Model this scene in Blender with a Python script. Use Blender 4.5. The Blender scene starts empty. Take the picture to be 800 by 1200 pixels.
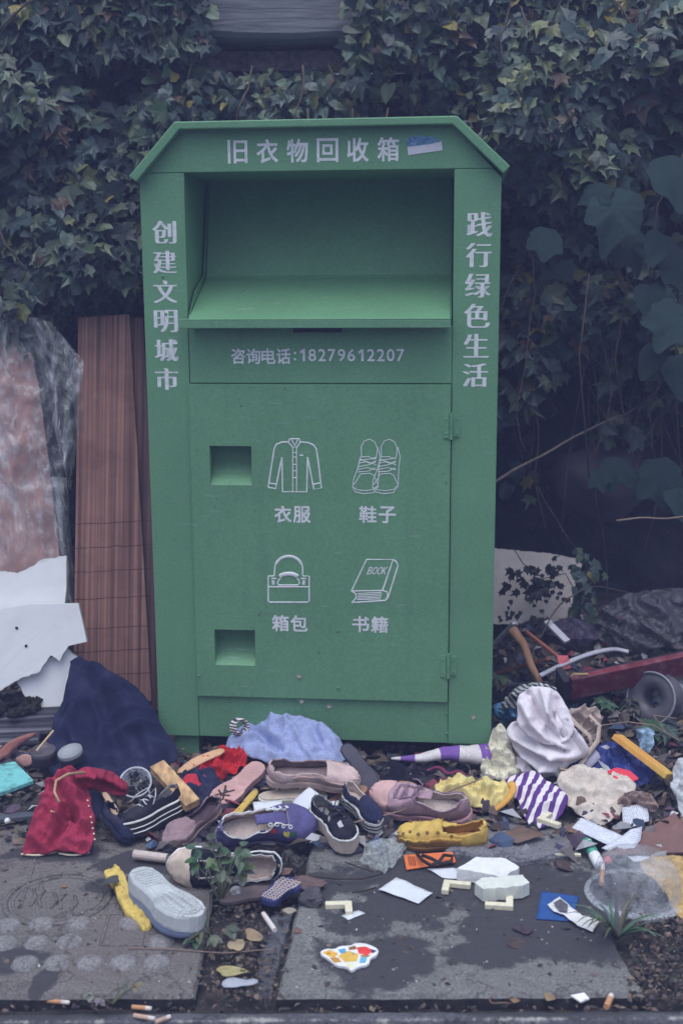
import bpy, bmesh, math, random
from mathutils import Vector, Matrix, noise
from mathutils.geometry import delaunay_2d_cdt
rnd = random.Random(11)
PI = math.pi
sc = bpy.context.scene
COL = sc.collection
# ------------------------------------------------------------------ camera, sky, sun, exposure
F = 1400.0                                    # focal length in photo pixels (photo 800 x 1200)
PIT, ROL = math.radians(10.676), -0.00552
CAM = Vector((0, 0, 1.35))
RT = Vector((1, 0, 0)); FW = Vector((0, math.cos(PIT), -math.sin(PIT))); UP = Vector((0, math.sin(PIT), math.cos(PIT)))
_c, _s = math.cos(-ROL), math.sin(-ROL)
cd = bpy.data.cameras.new('camera'); cam = bpy.data.objects.new('camera', cd); COL.objects.link(cam)
cd.sensor_fit = 'VERTICAL'; cd.sensor_height = 36; cd.sensor_width = 24; cd.lens = 42.0
cd.clip_start = 0.05; cd.clip_end = 200
xa = RT*_c - UP*_s; ya = RT*_s + UP*_c; za = -FW
cam.matrix_world = Matrix(((xa.x, ya.x, za.x, CAM.x), (xa.y, ya.y, za.y, CAM.y), (xa.z, ya.z, za.z, CAM.z), (0, 0, 0, 1)))
cd.dof.use_dof = True; cd.dof.focus_distance = 3.15; cd.dof.aperture_fstop = 3.5
sc.camera = cam
SUN_EL, SUN_AZ = math.radians(74), math.radians(195)      # azimuth measured from +Y (north), clockwise
w = bpy.data.worlds.new('World'); sc.world = w; w.use_nodes = True
nt = w.node_tree; bg = nt.nodes['Background']
sky = nt.nodes.new('ShaderNodeTexSky'); sky.sky_type = 'NISHITA'; sky.sun_disc = False
sky.sun_elevation = SUN_EL; sky.sun_rotation = SUN_AZ; sky.air_density = 1.0; sky.dust_density = 1.0; sky.ozone_density = 1.5
wtc = nt.nodes.new('ShaderNodeTexCoord'); wsep = nt.nodes.new('ShaderNodeSeparateXYZ'); nt.links.new(wtc.outputs['Generated'], wsep.inputs[0])
wr_ = nt.nodes.new('ShaderNodeMapRange'); nt.links.new(wsep.outputs['Z'], wr_.inputs['Value'])      # overcast sky, dimmed steeply towards the horizon to light from above
wr_.inputs['From Min'].default_value = 0.0; wr_.inputs['From Max'].default_value = 0.9; wr_.inputs['To Min'].default_value = 0.06; wr_.inputs['To Max'].default_value = 2.4
wmx = nt.nodes.new('ShaderNodeVectorMath'); wmx.operation = 'SCALE'; whs = nt.nodes.new('ShaderNodeHueSaturation'); whs.inputs['Saturation'].default_value = 0.55; nt.links.new(sky.outputs[0], whs.inputs['Color'])
wpw = nt.nodes.new('ShaderNodeMath'); wpw.operation = 'POWER'; nt.links.new(wsep.outputs['Z'], wpw.inputs[0]); wpw.inputs[1].default_value = 1.3; wpw.use_clamp = True
nt.links.new(wpw.outputs[0], wr_.inputs['Value'])
nt.links.new(whs.outputs[0], wmx.inputs[0]); nt.links.new(wr_.outputs[0], wmx.inputs['Scale'])
nt.links.new(wmx.outputs[0], bg.inputs['Color']); bg.inputs['Strength'].default_value = 0.11
sd = bpy.data.lights.new('sun', 'SUN'); so = bpy.data.objects.new('sun', sd); COL.objects.link(so)
sd.energy = 0.5; sd.angle = math.radians(40); sd.color = (0.97, 1.0, 1.0)
dirv = Vector((math.sin(SUN_AZ)*math.cos(SUN_EL), math.cos(SUN_AZ)*math.cos(SUN_EL), math.sin(SUN_EL)))
so.rotation_euler = dirv.to_track_quat('Z', 'Y').to_euler()
so.location = dirv*20
sc.view_settings.view_transform = 'Standard'; sc.view_settings.look = 'None'
sc.view_settings.gamma = 1.0; sc.view_settings.exposure = 0.82; sc.view_settings.use_curve_mapping = False
sc.cycles.max_bounces = 6; sc.cycles.use_denoising = True

# ------------------------------------------------------------------ pixel -> place helpers
def ray(px, py):
    xx, yy = px-400, py-600
    x2 = xx*_c-yy*_s; y2 = xx*_s+yy*_c
    return RT*(x2/F) - UP*(y2/F) + FW
def gp(px, py, z=0.0):
    d = ray(px, py); t = (z-CAM.z)/d.z
    return CAM + d*t
def vp(px, py, Y):
    d = ray(px, py); return CAM + d*(Y/d.y)
def plp(px, py, p0, n):
    d = ray(px, py); return CAM + d*((p0-CAM).dot(n)/d.dot(n))
def ss(a, b, x):
    t = min(1, max(0, (x-a)/(b-a))); return t*t*(3-2*t)
def mound(x, y):
    h = 0.03*ss(2.80, 3.12, y)
    h += ss(.42, .62, x)*(.20*ss(3.0, 3.9, y)+.02*ss(2.6, 2.9, y))
    h += ss(-.55, -.75, x)*.06*ss(3.15, 3.6, y)
    return h
def gm(px, py, dz=0.0):
    z = dz
    for _ in range(25):
        p = gp(px, py, z); z = .6*z+.4*(mound(p.x, p.y)+dz)
    return gp(px, py, z)

# ------------------------------------------------------------------ materials
def lin(c): return tuple(((v/255)/12.92 if v/255 <= .04045 else ((v/255+.055)/1.055)**2.4) for v in c)
LIFT = (.009, .010, .026)
def C(r, g, b, k=1.0):                        # real base colour estimated from the photograph's value
    l = lin((r, g, b))
    a = [min(.85, max(.008, (l[i]-LIFT[i])*k/(.62, .66, .74)[i])) for i in range(3)]; y = .25*a[0]+.6*a[1]+.15*a[2]
    return tuple(.86*v+.14*y for v in a)
MATS = {}
class NT:
    def __init__(s, name):
        s.m = bpy.data.materials.new(name); s.m.use_nodes = True
        s.t = s.m.node_tree; s.p = s.t.nodes['Principled BSDF']
        s.tc = s.t.nodes.new('ShaderNodeTexCoord')
    def n(s, ty, **kw):
        k = s.t.nodes.new(ty)
        for a, v in kw.items(): setattr(k, a, v)
        return k
    def l(s, a, b): s.t.links.new(a, b)
    def noise(s, scale, det=4, rough=.55, vec=None, dist=0):
        k = s.n('ShaderNodeTexNoise'); k.inputs['Scale'].default_value = scale; k.inputs['Detail'].default_value = det
        k.inputs['Roughness'].default_value = rough; k.inputs['Distortion'].default_value = dist
        s.l(vec or s.tc.outputs['Object'], k.inputs['Vector']); return k.outputs['Fac']
    def ramp(s, fac, a, b, ca=(0, 0, 0), cb=(1, 1, 1)):
        k = s.n('ShaderNodeValToRGB'); k.color_ramp.elements[0].position = a; k.color_ramp.elements[1].position = b
        k.color_ramp.elements[0].color = (*ca, 1); k.color_ramp.elements[1].color = (*cb, 1)
        s.l(fac, k.inputs[0]); return k.outputs[0]
    def mix(s, f, a, b, mode='MIX'):
        k = s.n('ShaderNodeMix', data_type='RGBA', blend_type=mode)
        for so_, v in ((k.inputs[0], f), (k.inputs[6], a), (k.inputs[7], b)):
            if isinstance(v, (int, float)): so_.default_value = v
            elif isinstance(v, tuple): so_.default_value = (*v[:3], 1)
            else: s.l(v, so_)
        return k.outputs[2]
    def math(s, op, a, b=None):
        k = s.n('ShaderNodeMath', operation=op)
        for i, v in enumerate((a, b)):
            if v is None: continue
            if isinstance(v, (int, float)): k.inputs[i].default_value = v
            else: s.l(v, k.inputs[i])
        return k.outputs[0]
    def bump(s, h, st=.3, d=.004):
        k = s.n('ShaderNodeBump'); k.inputs['Strength'].default_value = st; k.inputs['Distance'].default_value = d
        s.l(h, k.inputs['Height']); s.l(k.outputs[0], s.p.inputs['Normal'])
    def base(s, c):
        if isinstance(c, tuple): s.p.inputs['Base Color'].default_value = (*c, 1)
        else: s.l(c, s.p.inputs['Base Color'])
def M(name, col, rough=.75, var=.25, sc_=14, bump=.25, bs=60, dirt=.35, dcol=(.07, .06, .055), dsc=9, spec=.3, bd=.003, fine=0):
    """generic worn surface: tone variation, blotchy dirt, fine relief"""
    if name in MATS: return MATS[name]
    m = NT(name)
    lo = tuple(c*(1-var) for c in col); hi = tuple(min(.9, c*(1+var)) for c in col)
    c = m.ramp(m.noise(sc_), .3, .7, lo, hi)
    if fine: c = m.mix(fine, c, m.ramp(m.noise(220, 2), .35, .65, (.25, .25, .25), (.75, .75, .75)), 'OVERLAY')
    if dirt: c = m.mix(m.math('MULTIPLY', m.ramp(m.noise(dsc, 6, .7), .48, .72), dirt), c, dcol)
    m.base(c); m.p.inputs['Roughness'].default_value = rough; m.p.inputs['Specular IOR Level'].default_value = spec
    if bump: m.bump(m.math('ADD', m.noise(bs, 5, .6), m.math('MULTIPLY', m.noise(bs*.14+6, 4, .6), 1.6)), bump, bd)
    MATS[name] = m.m; return m.m
def fabric(name, col, **kw):
    kw = dict(dict(rough=.92, spec=.12, bump=.5, bs=420, bd=.0018, fine=.25, dirt=.45, dcol=(.12, .105, .10), dsc=13), **kw)
    return M(name, col, **kw)
def striped(name, cols, scale, axis=(1, 0, 0), rough=.9, wob=.02, dirt=.2, sharp=.02):
    m = NT(name)
    dot = m.n('ShaderNodeVectorMath', operation='DOT_PRODUCT'); m.l(m.tc.outputs['Object'], dot.inputs[0]); dot.inputs[1].default_value = axis
    v = m.math('ADD', dot.outputs['Value'], m.math('MULTIPLY', m.noise(9, 3), wob))
    fr = m.math('FRACT', m.math('MULTIPLY', v, scale))
    c = m.ramp(fr, .5-sharp, .5+sharp, cols[0], cols[1])
    c = m.mix(m.math('MULTIPLY', m.ramp(m.noise(14, 5), .5, .75), dirt), c, (.12, .11, .1))
    m.base(c); m.p.inputs['Roughness'].default_value = rough; m.p.inputs['Specular IOR Level'].default_value = .15
    m.bump(m.noise(380, 3), .4, .0015); return m.m
def clear(name, tint=(.9, .93, .95), rough=.12, alpha=.35, bs=40):
    m = NT(name); m.base(tint); m.p.inputs['Roughness'].default_value = rough; m.p.inputs['IOR'].default_value = 1.45
    a = m.ramp(m.noise(bs, 5, .65, dist=1.5), .35, .72, (alpha*.45,)*3, (min(1, alpha*1.9),)*3)
    m.l(a, m.p.inputs['Alpha']); m.bump(m.noise(bs*.8, 5, .6, dist=2), .9, .006)
    m.p.inputs['Specular IOR Level'].default_value = .6
    return m.m
def printed(name, paper, ink, rows=260, axis='Y', dens=.5):
    m = NT(name)
    sep = m.n('ShaderNodeSeparateXYZ'); m.l(m.tc.outputs['Object'], sep.inputs[0])
    v = sep.outputs[axis]
    li = m.math('GREATER_THAN', m.math('FRACT', m.math('MULTIPLY', v, rows)), .62)
    gaps = m.math('GREATER_THAN', m.noise(130, 2), .47)
    f = m.math('MULTIPLY', m.math('MULTIPLY', li, gaps), dens)
    c = m.mix(f, m.ramp(m.noise(30), .3, .7, tuple(x*.85 for x in paper), paper), ink)
    m.base(c); m.p.inputs['Roughness'].default_value = .7; return m.m

# ------------------------------------------------------------------ mesh builder
OFF = {}
def _origin(o): return OFF.get(o.name, Vector((0, 0, 0)))
class MB:
    def __init__(s): s.v = []; s.f = []
    def add(s, vs, fs):
        b = len(s.v); s.v += [Vector(v) for v in vs]; s.f += [tuple(i+b for i in f) for f in fs]; return s
    def box(s, c, size, m=None):
        x, y, z = (k/2 for k in size); c = Vector(c)
        vs = [Vector((a, b, d)) for a in (-x, x) for b in (-y, y) for d in (-z, z)]
        vs = [c+(m @ v if m else v) for v in vs]
        return s.add(vs, [(0, 1, 3, 2), (4, 6, 7, 5), (0, 4, 5, 1), (2, 3, 7, 6), (0, 2, 6, 4), (1, 5, 7, 3)])
    def prism(s, pts, off):
        n = len(pts); off = Vector(off); a = [Vector(p) for p in pts]; b = [p+off for p in a]
        nn = Vector((0, 0, 0))
        for i in range(n): nn += a[i].cross(a[(i+1) % n])
        fl = nn.dot(off) < 0
        top, bot = tuple(range(n)), tuple(range(2*n-1, n-1, -1))
        sides = [(i, i+n, (i+1) % n+n, (i+1) % n) for i in range(n)]
        fs = [top, bot]+sides
        if not fl: fs = [f[::-1] for f in fs]
        return s.add(a+b, fs)
    def tube(s, path, r, n=8, flat=1.0, up=None, cap=True):
        P = [Vector(p) for p in path]; b = len(s.v); m = len(P)
        rs = r if isinstance(r, (list, tuple)) else [r]*m
        pu = None
        for i, p in enumerate(P):
            t = (P[min(i+1, m-1)]-P[max(i-1, 0)])
            t = t.normalized() if t.length > 1e-9 else Vector((1, 0, 0))
            u = up.copy() if up else (pu if pu is not None else (Vector((0, 0, 1)) if abs(t.z) < .9 else Vector((1, 0, 0))))
            u = (u-t*u.dot(t)); u = u.normalized() if u.length > 1e-6 else t.orthogonal().normalized(); pu = u
            sd_ = t.cross(u)
            for k in range(n):
                a = 2*PI*k/n; s.v.append(p+sd_*(math.cos(a)*rs[i])+u*(math.sin(a)*rs[i]*flat))
        for i in range(m-1):
            for k in range(n):
                k2 = (k+1) % n; s.f.append((b+i*n+k, b+i*n+k2, b+(i+1)*n+k2, b+(i+1)*n+k))
        if cap:
            s.f.append(tuple(b+k for k in range(n))[::-1]); s.f.append(tuple(b+(m-1)*n+k for k in range(n)))
        return s
    def lathe(s, prof, n=28, c=(0, 0, 0), m=None):
        b = len(s.v); c = Vector(c); k = len(prof)
        for i in range(n):
            a = 2*PI*i/n
            for r, z in prof:
                v = Vector((r*math.cos(a), r*math.sin(a), z)); s.v.append(c+(m @ v if m else v))
        for i in range(n):
            j = (i+1) % n
            for q in range(k-1): s.f.append((b+i*k+q, b+j*k+q, b+j*k+q+1, b+i*k+q+1))
        return s
    def build(s, name, mat, parent=None, local=False, smooth=False, bevel=0, jit=0):
        me = bpy.data.meshes.new(name)
        o = bpy.data.objects.new(name, me); COL.objects.link(o)
        off = Vector((0, 0, 0))
        if parent is not None:
            o.parent = parent; off = _origin(parent)
            if local: off = Vector((0, 0, 0))
        elif not local and s.v:
            xs = [v.x for v in s.v]; ys = [v.y for v in s.v]; zs = [v.z for v in s.v]
            off = Vector(((min(xs)+max(xs))/2, (min(ys)+max(ys))/2, min(zs))); o.location = off
        OFF[o.name] = off
        vs = [v-off for v in s.v]
        if jit: vs = [v+Vector((rnd.uniform(-jit, jit), rnd.uniform(-jit, jit), rnd.uniform(-jit, jit))) for v in vs]
        me.from_pydata([tuple(v) for v in vs], [], s.f); me.validate(); me.update()
        if smooth: me.polygons.foreach_set('use_smooth', [True]*len(me.polygons))
        if mat: me.materials.append(mat)
        if bevel:
            bv = o.modifiers.new('bevel', 'BEVEL'); bv.width = bevel; bv.segments = 2; bv.limit_method = 'ANGLE'
        return o
def tag(o, label=None, cat=None, group=None, kind=None):
    for k, v in (('label', label), ('category', cat), ('group', group), ('kind', kind)):
        if v: o[k] = v
    return o
def thing(name, label, cat, loc=(0, 0, 0), group=None, rot=None):
    o = bpy.data.objects.new(name, None); COL.objects.link(o); o.location = loc; o.empty_display_size = .05
    if rot is not None: o.rotation_euler = rot
    OFF[o.name] = Vector(loc); return tag(o, label, cat, group)

def inpoly(p, poly):
    r = False; n = len(poly); j = n-1
    for i in range(n):
        a, b = poly[i], poly[j]
        if (a[1] > p[1]) != (b[1] > p[1]) and p[0] < (b[0]-a[0])*(p[1]-a[1])/(b[1]-a[1]+1e-12)+a[0]: r = not r
        j = i
    return r
def segd(p, a, b):
    ax, ay = b[0]-a[0], b[1]-a[1]; L = ax*ax+ay*ay+1e-12
    t = max(0, min(1, ((p[0]-a[0])*ax+(p[1]-a[1])*ay)/L))
    return math.hypot(p[0]-a[0]-t*ax, p[1]-a[1]-t*ay)
def smooth_poly(pts, it=1):
    for _ in range(it):
        q = []
        for i, a in enumerate(pts):
            b = pts[(i+1) % len(pts)]; q += [a*.75+b*.25, a*.25+b*.75]
        pts = q
    return pts
def sheet_mesh(P3, step=.012, bulge=0.0, soft=.03, folds=(), wr=(0, 30), seed=0, lump=(0, 8), crease=(0, 0, .02), rdg=None, lines=()):
    """a cloth or sheet spanning an outline of real 3-D points, filled in the outline's own best plane, then humped and folded along that plane's normal"""
    out3 = []
    for i, a in enumerate(P3):
        b = P3[(i+1) % len(P3)]; k = max(1, int((b-a).length/step/1.3))
        for j in range(k): out3.append(a.lerp(b, j/k))
    c0 = sum(out3, Vector((0, 0, 0)))/len(out3); N = Vector((0, 0, 0)); n = len(out3)
    for i in range(n): N += (out3[i]-c0).cross(out3[(i+1) % n]-c0)
    N = N.normalized(); N = -N if N.z < 0 else N
    U = Vector((1, 0, 0)); U = (U-N*U.dot(N)).normalized(); W = N.cross(U)
    out2 = [Vector(((p-c0).dot(U), (p-c0).dot(W), (p-c0).dot(N))) for p in out3]
    poly = [(p.x, p.y) for p in out2]
    xs = [p[0] for p in poly]; ys = [p[1] for p in poly]
    vs = [Vector(p) for p in poly]; rows = 0; y = min(ys)
    while y < max(ys):
        x = min(xs)+(step/2 if rows % 2 else 0)
        while x < max(xs):
            p = (x+rnd.uniform(-.2, .2)*step, y+rnd.uniform(-.2, .2)*step)
            if inpoly(p, poly) and min(segd(p, poly[i], poly[(i+1) % n]) for i in range(n)) > step*.5: vs.append(Vector(p))
            x += step
        y += step*.87; rows += 1
    r = delaunay_2d_cdt([Vector((v.x, v.y)) for v in vs], [], [list(range(n))], 1, 1e-6)
    L2 = []
    for hh, wd, pl in lines:
        q3 = [plp(px, py, c0, N)-c0 for px, py in pl]; L2.append((hh, wd, [(q.dot(U), q.dot(W)) for q in q3]))
    outv = []; rr = random.Random(seed*7+3); cr = []
    for i in range(crease[0]):
        a = out2[rr.randrange(n)]; c_ = out2[rr.randrange(n)]; t0, t1 = rr.uniform(0, .3), rr.uniform(.55, 1)
        cr.append(((a.x+(c_.x-a.x)*t0, a.y+(c_.y-a.y)*t0), (a.x+(c_.x-a.x)*t1, a.y+(c_.y-a.y)*t1), crease[1]*rr.uniform(.5, 1.2)*(1 if rr.random() < .6 else -.9), crease[2]*rr.uniform(.5, 1.4)))
    for v in r[0]:
        ws = zs = 0; dm = 9
        for i, p in enumerate(out2):
            d2 = (v.x-p.x)**2+(v.y-p.y)**2; wgt = 1/(d2*d2+1e-9)**.75; ws += wgt; zs += wgt*p.z
            dm = min(dm, d2)
        d = math.sqrt(dm); z = zs/ws; k = 1-math.exp(-d/soft); z += bulge*k
        for amp, fr, ang, ph in folds:
            q = v.x*math.cos(ang)+v.y*math.sin(ang)
            nz = noise.noise(Vector((v.x*9+seed, v.y*9, seed*1.7)))
            z += amp*(1-abs(math.sin(q*fr+ph+nz*2.4)))**1.5*(.25+.75*k)*(.5+.9*abs(noise.noise(Vector((v.x*7, v.y*7+seed, 3)))+.35))
        for A_, B_, am, wd in cr:
            g_ = noise.noise(Vector((v.x*11+seed, v.y*11, 2.2)))*.018; dd = segd((v.x+g_, v.y-g_), A_, B_)
            if dd < wd: z += am*(1-dd/wd)**1.4*(.3+.7*k)
        for hh, wd, pl in L2:
            dd = min(segd((v.x, v.y), pl[q], pl[q+1]) for q in range(len(pl)-1))
            if dd < wd*2.5: z += hh*math.exp(-(dd/wd)**2)*(.35+.65*k)
        if rdg:
            am, fr, an, stx = rdg; cx_, sx_ = math.cos(an), math.sin(an); qx, qy = v.x*cx_+v.y*sx_, -v.x*sx_+v.y*cx_
            wx = noise.noise(Vector((v.x*8, v.y*8, seed)))*.035
            r1 = (1-min(1, abs(noise.noise(Vector(((qx+wx)*fr, (qy+wx)*fr*stx, seed*1.37)))*2.1)))**1.6
            r2 = (1-min(1, abs(noise.noise(Vector(((qy+wx)*fr*1.9, (qx-wx)*fr*1.9*stx, seed*2.1+9)))*2.2)))**1.6
            z += am*(r1+.45*r2-.5)*(.7+.3*k)
        if lump[0]: z += lump[0]*k*noise.noise(Vector((v.x*lump[1]+seed*3, v.y*lump[1], 5.1)))
        if wr[0]: z += wr[0]*noise.noise(Vector((v.x*wr[1]+seed, v.y*wr[1], 1.3)))+.5*wr[0]*noise.noise(Vector((v.x*wr[1]*2.3+seed, v.y*wr[1]*2.3, 7)))
        outv.append(c0+U*v.x+W*v.y+N*z)
    return outv, [tuple(f) for f in r[2]], N
def solid(vs, fs, th, N=Vector((0, 0, 1))):
    """close a sheet by th against its normal"""
    n = len(vs); cnt = {}
    for f in fs:
        for i in range(len(f)): cnt[(f[i], f[(i+1) % len(f)])] = 1
    edge = [e for e in cnt if (e[1], e[0]) not in cnt]
    v2 = vs+[v-N*th for v in vs]
    return v2, list(fs)+[tuple(i+n for i in f[::-1]) for f in fs]+[(b, a, a+n, b+n) for a, b in edge]
def cloth(name, label, cat, pts, mat, bulge=.03, folds=(), th=.004, step=.012, wr=(.002, 45), lump=(0, 8), soft=.03, seed=0, sm=1, group=None, parent=None, part=False, crease=(0, 0, .02), rdg=None, lines=()):
    """lines: (height, width, measured fold line); rdg: (height, frequency, direction, stretch) of finer ridged wrinkles"""
    P3 = [gm(*p) for p in pts]
    if sm: P3 = smooth_poly(P3, sm)
    if rdg or lines:
        folds = (); ar = (max(p.x for p in P3)-min(p.x for p in P3))*max(max(p.y for p in P3)-min(p.y for p in P3), max(p.z for p in P3)-min(p.z for p in P3))
        step = max(.0042, math.sqrt(ar/2600)); rdg = rdg and (rdg[0]*1.7, rdg[1]*1.25, rdg[2], rdg[3])
        q = []                                 # an uneven cut edge
        for i, a in enumerate(P3):
            b = P3[(i+1) % len(P3)]; k = max(1, int((b-a).length/.012))
            for j in range(k):
                p = a.lerp(b, j/k); q.append(p+Vector((noise.noise(p*38+Vector((seed, 0, 0))), 0, .7*noise.noise(p*38+Vector((0, seed, 5)))))*.0065)
        P3 = q
    vs, fs, N_ = sheet_mesh(P3, step, bulge*.5, soft, folds, wr, seed, lump, crease, rdg, lines)
    vs, fs = solid(vs, fs, th, N_)
    m = MB(); m.add(vs, fs); o = m.build(name, mat, parent, smooth=True)
    return o if part else tag(o, label, cat, group)
def slab(name, label, cat, pts, mat, th=.004, group=None, bevel=0, parent=None, part=False, jag=0):
    P3 = [gm(*p) for p in pts]
    if jag:
        q = []
        for i, a in enumerate(P3):
            b = P3[(i+1) % len(P3)]; k = max(1, int((b-a).length/.012))
            for j in range(k):
                p = a.lerp(b, j/k)
                if j: p = p+Vector((rnd.uniform(-jag, jag), rnd.uniform(-jag, jag), 0))
                q.append(p)
        P3 = q
    m = MB(); m.prism(P3, (0, 0, -th)); o = m.build(name, mat, parent, bevel=bevel)
    return o if part else tag(o, label, cat, group)
def panel(pts, p0, n, th, jag=0):
    P3 = [plp(px, py, p0, n) for px, py in pts]
    if jag:
        q = []; j2 = jag if isinstance(jag, (list, tuple)) else [jag]*len(P3)
        for i, a in enumerate(P3):
            b = P3[(i+1) % len(P3)]; k = max(1, int((b-a).length/.010))
            for j in range(k):
                p = a.lerp(b, j/k)
                if j and j2[i]:
                    g = noise.noise(p*60)+.6*noise.noise(p*150); p = p+Vector((j2[i]*g, 0, j2[i]*1.3*noise.noise(p*70+Vector((5, 5, 5)))))
                q.append(p)
        P3 = q
    m = MB(); m.prism(P3, n.normalized()*th); return m
def frame(d, up=Vector((0, 0, 1))):
    x = d.normalized(); y = up.cross(x).normalized(); z = x.cross(y)
    return Matrix((x, y, z)).transposed()
def beam(a, b, w_, t_, roll=0):
    d = b-a; m = frame(d) @ Matrix.Rotation(roll, 3, 'X')
    return MB().box((a+b)/2, (d.length, w_, t_), m)

# ================================================================== ground, slabs, kerb
def concrete(name, col, dark, blobs, wet=.35, org=Vector((0, 0, 0))):
    m = NT(name); pos = m.tc.outputs['Object']
    base_ = m.ramp(m.noise(7, 6, .65), .3, .72, tuple(c*.72 for c in col), tuple(c*1.12 for c in col))
    base_ = m.mix(.7, base_, m.ramp(m.noise(160, 3, .7), .3, .7, (.15, .15, .15), (.85, .85, .85)), 'OVERLAY')
    base_ = m.mix(m.math('MULTIPLY', m.ramp(m.noise(3.2, 8, .72), .46, .66), .5), base_, tuple(c*q for c, q in zip(col, (.62, .54, .52))))
    base_ = m.mix(m.math('MULTIPLY', m.ramp(m.math('ABSOLUTE', m.math('SUBTRACT', m.noise(4.5, 7, .6), .5)), .004, .012, (1, 1, 1), (0, 0, 0)), .65), base_, tuple(c*.25 for c in col))
    base_ = m.mix(m.math('MULTIPLY', m.ramp(m.noise(26, 6, .75), .55, .68), .5), base_, tuple(c*.45 for c in col))
    st = None
    for cx, cy, rx, ry in blobs:
        a = gp(cx-rx, cy); b = gp(cx+rx, cy); c = gp(cx, cy-ry); d = gp(cx, cy+ry); o = gp(cx, cy)
        k = m.n('ShaderNodeVectorMath', operation='SUBTRACT'); m.l(pos, k.inputs[0]); k.inputs[1].default_value = (o.x-org.x, o.y-org.y, 0)
        k2 = m.n('ShaderNodeVectorMath', operation='MULTIPLY'); m.l(k.outputs[0], k2.inputs[0])
        k2.inputs[1].default_value = (2/(b.x-a.x), 2/abs(c.y-d.y), 0)
        k3 = m.n('ShaderNodeVectorMath', operation='LENGTH'); m.l(k2.outputs[0], k3.inputs[0])
        v = m.math('SUBTRACT', 1.0, k3.outputs['Value'])
        st = v if st is None else m.math('SMOOTH_MAX', st, v)
        if st is not v: st.node.inputs[2].default_value = .12
    if st is not None:
        st = m.math('ADD', st, m.math('ADD', m.math('MULTIPLY', m.math('SUBTRACT', m.noise(6, 6, .62), .5), 1.7), m.math('MULTIPLY', m.math('SUBTRACT', m.noise(24, 4, .6), .5), .55)))
        st = m.ramp(st, -.02, .16)
        base_ = m.mix(m.math('MULTIPLY', st, .93), base_, dark)
        r = m.math('SUBTRACT', .92, m.math('MULTIPLY', st, wet)); m.l(r, m.p.inputs['Roughness'])
    else: m.p.inputs['Roughness'].default_value = .9
    if name == 'kerb concrete':               # exposed pale mortar along the worn arris, in broken patches
        sep = m.n('ShaderNodeSeparateXYZ'); m.l(pos, sep.inputs[0])
        dd = m.math('ABSOLUTE', m.math('SUBTRACT', sep.outputs['Y'], 2.0475))
        f = m.math('SUBTRACT', m.math('ADD', m.noise(7, 5, .7), m.math('MULTIPLY', m.noise(50, 5, .7), .7)), m.math('MULTIPLY', dd, 30))
        base_ = m.mix(m.ramp(f, .78, .95), base_, (.40, .385, .36))
    m.base(base_); m.p.inputs['Specular IOR Level'].default_value = .3
    h = m.math('ADD', m.math('MULTIPLY', m.noise(210, 4, .7), .5), m.noise(34, 5, .6))
    m.bump(h, .8, .005); return m.m
soil = NT('soil')
sc1 = soil.ramp(soil.noise(16, 8, .7), .3, .7, (.018, .016, .018), (.085, .075, .07))
sc1 = soil.mix(soil.ramp(soil.noise(70, 5, .7), .56, .72), sc1, (.13, .11, .095))
soil.base(sc1); soil.p.inputs['Roughness'].default_value = .9; soil.bump(soil.noise(60, 8, .7), 1.0, .012)

def lspace(a, b, n): return [a+(b-a)*i/n for i in range(n+1)]
gx = [-40, -12, -5] + lspace(-2.6, 2.6, 150) + [5, 12, 40]
gy = [-30, -6] + lspace(1.0, 4.4, 110) + [7, 15, 50]
m = MB(); n = len(gy)
for x in gx:
    for y in gy:
        z = -.04 if y < 2.09 else -.03
        if y > 2.5: z = -.03+.028*ss(2.78, 2.95, y)-.006 + mound(x, y)
        if 1.2 < y < 4.4: z += .007*noise.noise(Vector((x*14, y*14, 0)))+.012*noise.noise(Vector((x*4, y*4, 2)))*ss(2.6, 2.9, y)
        if y < 2.0: z = -.16
        m.v.append(Vector((x, y, z)))
m.f = [(i*n+j, (i+1)*n+j, (i+1)*n+j+1, i*n+j+1) for i in range(len(gx)-1) for j in range(n-1)]
tag(m.build('ground', soil.m, local=True, smooth=True), kind='structure')

def gpoly(pts, z=0.0): return [gp(px, py, z) for px, py in pts]
DARK = (.052, .049, .056)
slab_mat = concrete('slab concrete', (.205, .205, .196), DARK,
    [(540, 1030, 150, 40), (640, 1055, 120, 52), (445, 1126, 84, 38), (425, 1078, 50, 26), (560, 1118, 60, 16), (700, 1096, 70, 30), (620, 1088, 95, 34), (365, 1042, 34, 18), (480, 1060, 60, 30)], org=gp(540, 1090, -.05))
def rough_prism(poly, th, jag=.004, ch=.008):
    q = []
    for i, a in enumerate(poly):
        b = poly[(i+1) % len(poly)]; k = max(1, int((b-a).length/.02))
        for j in range(k):
            p = a.lerp(b, j/k); g = noise.noise(p*22); q.append(p+Vector((g*jag, noise.noise(p*22+Vector((9, 0, 0)))*jag, 0)))
    c = sum(q, Vector((0, 0, 0)))/len(q)
    m = MB(); top = [p+(c-p).normalized()*ch for p in q]; k = len(q)
    m.v = top+[p-Vector((0, 0, ch)) for p in q]+[p-Vector((0, 0, th)) for p in q]
    m.f = [tuple(range(k))]+[(i+r*k, i+(r+1)*k, (i+1) % k+(r+1)*k, (i+1) % k+r*k) for r in (0, 1) for i in range(k)]
    a = Vector((0, 0, 0))
    for i in range(k): a += top[i].cross(top[(i+1) % k])
    if a.z < 0: m.f = [f[::-1] for f in m.f]
    else: m.f = [m.f[0]]+[f[::-1] for f in m.f[1:]]
    if a.z < 0: m.f = [m.f[0]]+[f for f in m.f[1:]]
    return m
o = thing('concrete_slab', 'pale square concrete cover slab with dark oily stains, colourful sticker lying on it', 'concrete slab', gp(540, 1090, -.05))
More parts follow.
